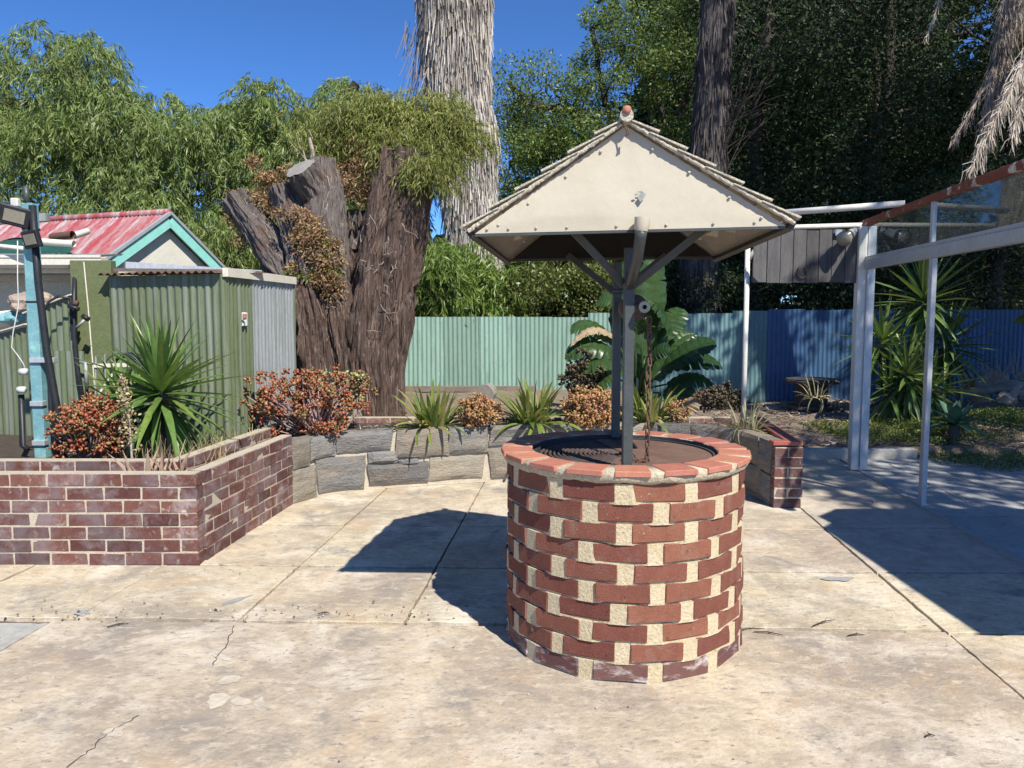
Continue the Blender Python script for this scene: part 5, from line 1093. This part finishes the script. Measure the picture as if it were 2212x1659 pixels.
for q in c: limb(tm, min(nodes_, key=lambda p: (p - q).length), q, .022, .007, .2, 6, 5)
tm.obj('trunk', M['bark_dark'], ot, smooth=True); crown(ot, puffs([tuple(x) for x in c], r_, 420, (.05, .10), (.025, .04), .1), 'open_leaf')
# dark evergreens on the right
def evergreen(px0, px1, n, d_, label, seed, per=560, tr=None):
    random.seed(seed); c, r_ = [], []
    for i in range(n): c.append(at(random.uniform(px0, px1), random.uniform(-90, 660), y=random.uniform(*d_))); r_.append(random.uniform(.55, .95))
    b = at((px0 + px1) / 2, 660, y=(d_[0] + d_[1]) / 2); b.z = 0; t_ = thing('evergreen_tree', b, label, 'tree', 'dark evergreens behind the blue fence'); m = MB()
    nodes_ = limb(m, b, b + Vector((random.uniform(-.5, .5), 0, 8)), .22, .08, .06, 12, 9)
    for q in c[::2]: limb(m, min(nodes_, key=lambda p: (p - q).length + (1 if p.z > q.z else 0)), q, .04, .01, .12, 6, 5)
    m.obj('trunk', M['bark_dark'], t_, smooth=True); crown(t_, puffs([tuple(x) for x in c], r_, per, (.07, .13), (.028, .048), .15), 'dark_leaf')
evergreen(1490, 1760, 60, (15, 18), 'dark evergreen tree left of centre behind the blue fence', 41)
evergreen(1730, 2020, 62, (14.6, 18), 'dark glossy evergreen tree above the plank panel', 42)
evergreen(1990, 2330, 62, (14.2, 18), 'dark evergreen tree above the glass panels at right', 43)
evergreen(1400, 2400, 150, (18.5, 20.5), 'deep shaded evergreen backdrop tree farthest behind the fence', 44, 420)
random.seed(45); c = [at(random.uniform(560, 2500), random.uniform(520, 720), y=random.uniform(20.5, 22.5)) for _ in range(200)] + [at(random.uniform(1380, 2500), random.uniform(-200, 620), y=random.uniform(20.8, 22.5)) for _ in range(330)]
hg = thing('far_hedge', (3, 21.5, 0), 'dark unbroken mass of foliage at the very back', 'hedge'); m = MB()
for i in range(9): limb(m, (-6 + 3 * i, 21.5, 0), (-6 + 3 * i, 21.5, 5), .15, .05, .05)
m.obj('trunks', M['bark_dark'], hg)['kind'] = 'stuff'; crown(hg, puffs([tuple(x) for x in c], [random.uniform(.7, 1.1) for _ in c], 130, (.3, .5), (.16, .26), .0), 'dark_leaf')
gt = thing('grey_trunk_tree', (3.7, 14.3, 0), 'tall grey trunk with wispy bare side branches in front of the evergreens', 'tree'); m = MB()
limb(m, at(1490, 900, y=14.3), at(1530, 320, y=14.3), .36, .29, .02, 8, 12); limb(m, at(1530, 320, y=14.3), at(1556, -120, y=14.3), .29, .24, .03, 8, 12); m.obj('trunk', M['bark_mid'], gt, smooth=True)
zz = rng.uniform(1.5, 8.5, 2600); aa = rng.uniform(0, 2 * math.pi, 2600); tx = np.interp(zz, [0, at(1530, 320, y=14.3).z, at(1556, -120, y=14.3).z], [at(1490, 900, y=14.3).x, at(1530, 320, y=14.3).x, at(1556, -120, y=14.3).x]); tr_ = np.interp(zz, [0, 5, 9], [.36, .30, .25]) * 1.01
crown(gt, strips(np.stack([tx + tr_ * np.cos(aa), 14.3 + tr_ * np.sin(aa), zz], 1), nrm(np.stack([np.cos(aa) * .06, np.sin(aa) * .06, -np.ones(2600)], 1) + rng.normal(size=(2600, 3)) * .07), rng.uniform(.15, .5, 2600), rng.uniform(.012, .03, 2600)), 'fibre_dark', 'bark_strips')
m = MB()
for i in range(38):
    a = at(1530 + random.uniform(0, 20), random.uniform(200, 420), y=14.2); limb(m, a, at(1530 + random.uniform(40, 190), random.uniform(-60, 260), y=random.uniform(13.6, 14.6)), .011, .003, .1, 6, 4)
m.obj('bare_branches', M['bark_dark'], gt)['kind'] = 'stuff'
# tree standing right of the frame whose crown shades the garden
random.seed(52); sh_t = thing('shade_tree', (11, 6.5, 0), 'big evergreen beyond the right edge whose crown shades the garden', 'tree'); m = MB()
nodes_ = limb(m, (11, 6.5, 0), (10.6, 6.8, 9), .4, .18, .05, 10, 10); c, r_ = [], []
for i in range(150):
    x, y = random.uniform(5.9, 15), random.uniform(-.6, 11.5); z_ = random.uniform(6.9, 11.5); g_ = (x - SUN_DX * (z_ - 1.2), y - SUN_DY * (z_ - 1.2))
    if any(math.hypot(x - SUN_DX * (z_ - tz) - tx, y - SUN_DY * (z_ - tz) - ty) < tr and random.random() < tp for tx, ty, tz, tr, tp in ((5.5, 10.8, 1.4, 1.75, .97), (6.0, 8.9, 4.2, 1.7, .97), (5.4, 9.2, .2, 1.0, .6), (4.2, 10.5, .1, 1.0, .5))): continue  # gaps shaped into the unseen crown so sun reaches yucca, fronds and beds
    if x < 6.6 and y < 2.5: continue
    c.append(Vector((x, y, z_))); r_.append(random.uniform(.6, 1.1))
for i in range(60):  # extra clumps added out of view to shade the blue fence
    h_ = random.uniform(6, 10); q = Vector((random.uniform(6.4, 11) + SUN_DX * h_, 13 + SUN_DY * h_, .8 + h_))
    if q.z > 6.9: c.append(q); r_.append(random.uniform(.6, 1.0))
for q in c[::3]: limb(m, min(nodes_, key=lambda p: (p - q).length), q, .06, .012, .1, 6, 5)
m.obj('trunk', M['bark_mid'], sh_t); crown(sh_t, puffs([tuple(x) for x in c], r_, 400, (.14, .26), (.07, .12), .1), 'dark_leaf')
# ---------------------------------------------------------------- shaggy palm trunk
random.seed(61)
pcl = [(1042, 700, 52), (1030, 600, 55), (1015, 420, 56), (1006, 330, 64), (1000, 275, 74), (992, 215, 64), (986, 120, 68), (982, 0, 76), (980, -120, 84)]
pd = 15.0; pc_ = [at(x, y, y=pd) for x, y, _ in pcl]; pr_ = [r * pd / FPX for _, _, r in pcl]
pc_ = [Vector((pc_[0].x, pd, 0))] + pc_; pr_ = [pr_[0]] + pr_
pt = thing('shaggy_palm', (pc_[0].x, pd, 0), 'tall palm trunk clad in a shaggy skirt of dead grey fronds', 'palm')
MB().tube(pc_, [r * .84 for r in pr_], 24).obj('trunk', M['thatch_core'], pt, smooth=True)
zs = np.array([p.z for p in pc_]); N = 26000; z = rng.uniform(.4, zs[-1], N); a = rng.uniform(-math.pi, math.pi, N)
cx = np.interp(z, zs, [p.x for p in pc_]); rr = np.interp(z, zs, pr_) * rng.uniform(.84, 1.02, N); P = np.stack([cx + rr * np.cos(a), pd + rr * np.sin(a), z], 1)
D_ = nrm(np.stack([np.cos(a) * .07, np.sin(a) * .07, -np.ones(N)], 1) + rng.normal(size=(N, 3)) * .055); L = rng.uniform(.18, .55, N); crown(pt, strips(P, D_, L, rng.uniform(.014, .034, N)), 'thatch', 'skirt')
N = 130; a = rng.uniform(2.4, 3.9, N); z = rng.uniform(5.2, 7.2, N); P = np.stack([np.interp(z, zs, [p.x for p in pc_]) + (.6 + rng.uniform(0, .35, N)) * np.cos(a), pd + .7 * np.sin(a), z], 1)
crown(pt, strips(P, nrm(np.stack([np.cos(a) * .25, np.sin(a) * .2, -np.ones(N)], 1) + rng.normal(size=(N, 3)) * .12), rng.uniform(.3, .8, N), rng.uniform(.01, .025, N)), 'frond_grey', 'loose_fibres')
# drooping dead palm fronds at right
rp = thing('drooping_palm', (8.6, 9.2, 0), 'palm at the right edge with dead fronds hanging down', 'palm')
rc = at(2330, -260, y=9.2); MB().tube([(rc.x + 1.3, rc.y, 0), (rc.x + .8, rc.y, rc.z * .5), rc], [.3, .27, .24], 16, jit=.05).obj('trunk', M['thatch_core'], rp)
def frond(pix, mat, ll, n, dd, wd=(.008, .016), name='dead_frond', bias=(0, 0, -1), spread=.5):
    ctl_ = [at(x, y, y=d_) for x, y, d_ in pix]; path = catmull(ctl_, 14); MB().tube(path, [.016 - .012 * i / len(path) for i in range(len(path))], 6).obj('rachis', M['twig'], rp, smooth=True)
    idx = rng.integers(0, len(path) - 1, n); P = np.array([tuple(path[i].lerp(path[i + 1], random.random())) for i in idx]); T_ = np.array([tuple((path[i + 1] - path[i]).normalized()) for i in idx]); t = idx / len(path)
    sd_ = np.where(rng.random(n) < .5, -1, 1)[:, None] * nrm(np.cross(T_, np.array([0, 1, .2])))
    D_ = nrm(T_ * .6 + sd_ * spread + np.array(bias) * .6 + rng.normal(size=(n, 3)) * .22); L = ll * rng.uniform(.5, 1.1, n) * (1 - .5 * t)
    q = strips(P, D_, L * .55, rng.uniform(*wd, n)); P2 = P + D_ * (L * .5)[:, None]; D2 = nrm(D_ * .5 + np.array([0, 0, -1]) * .7 + rng.normal(size=(n, 3)) * .2)
    q2 = strips(P2, D2, L * .6, rng.uniform(wd[0] * .5, wd[1] * .7, n)); crown(rp, np.concatenate([q, q2]), mat, name)
frond([(2330, -20, 9.0), (2240, 90, 8.9), (2170, 220, 8.8), (2098, 362, 8.7)], 'frond_dry', .42, 620, 9)
frond([(2360, -60, 9.2), (2270, 60, 9.1), (2215, 200, 9.0), (2185, 300, 8.9)], 'frond_dry', .34, 380, 9)
for k in range(4): frond([(2210 + 14 * k, -150, 9.4), (2170 + 12 * k, 0, 9.4), (2150 + 10 * k, 120, 9.4), (2118 + 14 * k, 300 - 26 * k, 9.3)], 'frond_grey', .36, 420, 9.4, spread=.3)
frond([(2300, -150, 9.5), (2150, -80, 9.5), (2050, -30, 9.5), (2000, 85, 9.4)], 'frond_dry', .2, 160, 9.4)
frond([(2300, -120, 9.6), (2190, 60, 9.5), (2120, 200, 9.4), (2062, 300, 9.3)], 'frond_grey', .32, 300, 9.4)
# ---------------------------------------------------------------- the great cut stump
random.seed(71); SD = 9.4; U = SD / FPX
stp = thing('tree_stump', at(755, 900, y=SD), 'massive shaggy-barked tree stump with several sawn-off limbs', 'tree')
def bark_limb(pix, mat, fib, nf, name='limb', flute=.13, nu=180, dd=0, nvm=22, capm='sawn', fl=(.04, .14)):
    """pix: list of (px, py, radius px, depth offset); fluted, ridged tube with shaggy fibres"""
    P = [at(x, y, y=SD + dy + dd) for x, y, r, dy in pix]; Rr = [r * U for _, _, r, _ in pix]; path = catmull(P, nvm); n = len(path); rad = np.interp(np.linspace(0, 1, n), np.linspace(0, 1, len(Rr)), Rr)
    vs = []; sd_ = random.uniform(0, 99); u = Vector((1, 0, 0))
    rings = np.zeros((n, nu, 3)); nor = np.zeros((n, nu, 3))
    for i in range(n):
        t = (path[min(i + 1, n - 1)] - path[max(i - 1, 0)]).normalized(); u = (u - t * u.dot(t)).normalized(); v = t.cross(u)
        th = np.linspace(0, 2 * math.pi, nu, endpoint=False); dirs = np.outer(np.cos(th), u) + np.outer(np.sin(th), v)
        z_ = i / n * len(pix) * .8
        q = np.stack([np.cos(th) * 2.3 + sd_ + .25 * z_, np.sin(th) * 2.3, np.full(nu, z_ * .5)], 1); f1 = fbm(q, 2); f1 = f1 - .55 * np.maximum(0, .28 - np.abs(vnoise(q * 1.7 + 5))) / .28
        th2 = th + .5 * vnoise(np.stack([np.cos(th) * 1.5 + sd_, np.sin(th) * 1.5, np.full(nu, z_ * 1.1)], 1)); fr = 5.5 * max(.5, rad[i] / .45)
        q2 = np.stack([np.cos(th2) * fr + sd_, np.sin(th2) * fr, np.full(nu, z_ * 1.3)], 1); f2 = .75 * (1 - 2.6 * np.abs(vnoise(q2))) + .45 * (1 - 2.6 * np.abs(vnoise(q2 * np.array([2.1, 2.1, 1.6]) + 7))) + .25 * vnoise(q2 * np.array([4, 4, 4]))
        rings[i] = np.array(path[i]) + dirs * (rad[i] * (1 + flute * 1.6 * f1 + (.075 * min(1.0, .30 / rad[i]) + .03) * f2))[:, None]; nor[i] = dirs
    vs = [tuple(x) for x in rings.reshape(-1, 3)]; fs = [(i * nu + k, i * nu + (k + 1) % nu, (i + 1) * nu + (k + 1) % nu, (i + 1) * nu + k) for i in range(n - 1) for k in range(nu)]
    o = MB().add(vs, fs).obj(name, M[mat], stp, smooth=True)
    top = [Vector(x) for x in rings[-1]]; c_ = sum(top, Vector()) / nu; MB().add([tuple(c_ + (p - c_) * 1.0) for p in top] + [tuple(c_ + (path[-1] - path[-2]).normalized() * .012)], [(k, (k + 1) % nu, nu) for k in range(nu)]).obj('sawn_face', M[capm], o)
    ii = rng.integers(1, n - 1, nf); kk = rng.integers(0, nu, nf); Pf = rings[ii, kk] + nor[ii, kk] * .004; T_ = nrm(rings[np.maximum(ii - 1, 0), kk] - rings[np.minimum(ii + 1, n - 1), kk])
    Df = nrm(T_ + rng.normal(size=(nf, 3)) * .10 + nor[ii, kk] * rng.uniform(-.02, .14, nf)[:, None]); L = rng.uniform(*fl, nf)
    S_ = nrm(np.cross(Df, nor[ii, kk]) + rng.normal(size=(nf, 3)) * .25); W_ = rng.uniform(.004, .010, nf)[:, None]
    V = np.stack([Pf - S_ * W_ / 2, Pf + S_ * W_ / 2, Pf + Df * L[:, None] + S_ * W_ * .3, Pf + Df * L[:, None] - S_ * W_ * .3], 1); crown(o, V, fib, 'bark_fibres'); return o
bark_limb([(757, 985, 122, .22), (757, 900, 108, .2), (752, 830, 100, .2), (752, 740, 106, .2), (752, 660, 116, .2), (745, 600, 112, .2), (740, 565, 80, .25)], 'bark_red', 'fibre_red', 1200, 'trunk', .22, 300, 0, 26, 'bark_red', (.06, .22))
bark_limb([(796, 960, 68, -.26), (800, 860, 62, -.28), (806, 750, 62, -.28), (826, 640, 68, -.26), (846, 540, 61, -.22), (864, 440, 58, -.2), (880, 335, 58, -.15)], 'bark_red', 'fibre_red', 1300, 'limb', .13, 260, 0, 28, 'bark_red', (.06, .22))
bark_limb([(696, 960, 56, -.36), (692, 880, 52, -.40), (688, 780, 52, -.42), (680, 690, 52, -.42), (668, 610, 45, -.36)], 'bark_red', 'fibre_red', 700, 'buttress', .20, 220, 0, 26, 'bark_red', (.06, .2))
bark_limb([(742, 960, 44, -.34), (740, 880, 38, -.36), (738, 780, 36, -.38), (728, 690, 40, -.38), (722, 620, 30, -.34)], 'bark_red', 'fibre_red', 500, 'buttress', .22, 200, 0, 26, 'bark_red', (.06, .2))
bark_limb([(684, 740, 30, -.15), (676, 650, 42, -.30), (666, 590, 43, -.33), (650, 520, 38, -.2), (628, 450, 33, -.1), (612, 402, 31, -.1)], 'bark_grey', 'fibre_grey', 350, 'limb')
bark_limb([(690, 690, 34, -.2), (640, 615, 36, -.15), (600, 560, 36, -.1), (560, 500, 33, -.05), (507, 424, 29, 0)], 'bark_grey', 'fibre_grey', 260, 'limb')
bark_limb([(736, 770, 36, .1), (726, 680, 44, -.12), (716, 590, 46, -.26), (706, 500, 40, -.2), (702, 420, 36, -.1), (700, 352, 31, 0)], 'bark_grey', 'fibre_grey', 420, 'limb')
bark_limb([(705, 470, 30, -.0), (680, 415, 31, -.18), (648, 362, 31, -.36)], 'bark_grey', 'fibre_grey', 100, 'limb', .06)
bark_limb([(766, 690, 48, .15), (768, 600, 44, .15), (768, 520, 38, .2), (766, 462, 32, .25)], 'bark_grey', 'fibre_grey', 300, 'limb')
bark_limb([(822, 960, 46, -.2), (830, 860, 38, -.16), (836, 760, 38, -.1), (850, 660, 38, -.1), (866, 590, 30, -.05), (876, 560, 14, 0)], 'bark_red', 'fibre_red', 350, 'buttress', .16, 180, 0, 22, 'bark_red')
m = MB()
for (a, b, r0, r1) in (((678, 360), (669, 298), .035, .018), ((668, 365), (655, 325), .018, .007), ((664, 350), (622, 300), .006, .002), ((660, 345), (640, 290), .005, .002), ((676, 300), (668, 280), .008, .003)): limb(m, at(*a, y=SD - .1), at(*b, y=SD - .1), r0, r1, .1, 5, 6)
for i in range(26): a = at(random.uniform(690, 870), random.uniform(420, 720), y=SD - .62); limb(m, a, a + Vector((random.gauss(0, .12), -.05, random.gauss(-.08, .12))), .005, .002, .4, 5, 4)
m.obj('snags', M['twig'], stp)['kind'] = 'stuff'
m = MB()
for (px, py, w_, n_) in ((700, 352, 26, 26), (766, 462, 28, 22), (612, 402, 24, 16), (884, 335, 52, 30), (740, 560, 60, 24)):
    for i in range(n_):
        a = at(px + random.uniform(-w_, w_), py + random.uniform(0, 14), y=SD + random.uniform(-.2, .12)); m.tube([a - Vector((0, 0, .08)), a + Vector((random.gauss(0, .02), 0, random.uniform(.01, .09)))], [random.uniform(.010, .026), .003], 5)
m.obj('splinters', M['bark_grey'], stp)['kind'] = 'stuff'
def tuft(name, boxes, per, mat, mode='p'):
    c = [at(random.gauss(x, w_ / 2.6), random.gauss(y, h_ / 2.6), y=SD + dy) for x, y, w_, h_, dy, n in boxes for _ in range(n)]; r_ = [random.uniform(.07, .14) for _ in c]
    crown(stp, puffs([tuple(x) for x in c], r_, per, (.03, .07), (.012, .022), .0) if mode == 'p' else sprays([tuple(x) for x in c], [x * 1.6 for x in r_], per // 12, 14, (.18, .42), (.05, .11), (.009, .015)), mat, name)
tuft('dead_regrowth', [(575, 395, 50, 90, -.05, 18), (600, 450, 20, 60, -.1, 6), (655, 500, 40, 80, -.5, 14), (690, 545, 60, 80, -.6, 20), (715, 590, 60, 60, -.6, 14), (790, 400, 70, 110, -.05, 34), (770, 350, 90, 50, 0, 20), (500, 465, 30, 60, 0, 5), (540, 510, 20, 50, 0, 4)], 110, 'brown_leaf')
tuft('green_regrowth', [(850, 270, 230, 70, .1, 70), (900, 320, 130, 70, -.15, 44), (760, 290, 120, 60, .2, 26), (960, 275, 110, 50, .0, 22), (905, 370, 60, 40, -.5, 10), (720, 360, 50, 40, .2, 6)], 260, 'regrow', 's')
tuft('mixed_regrowth', [(780, 330, 120, 70, .05, 20), (680, 560, 60, 50, -.6, 5)], 100, 'regrow')
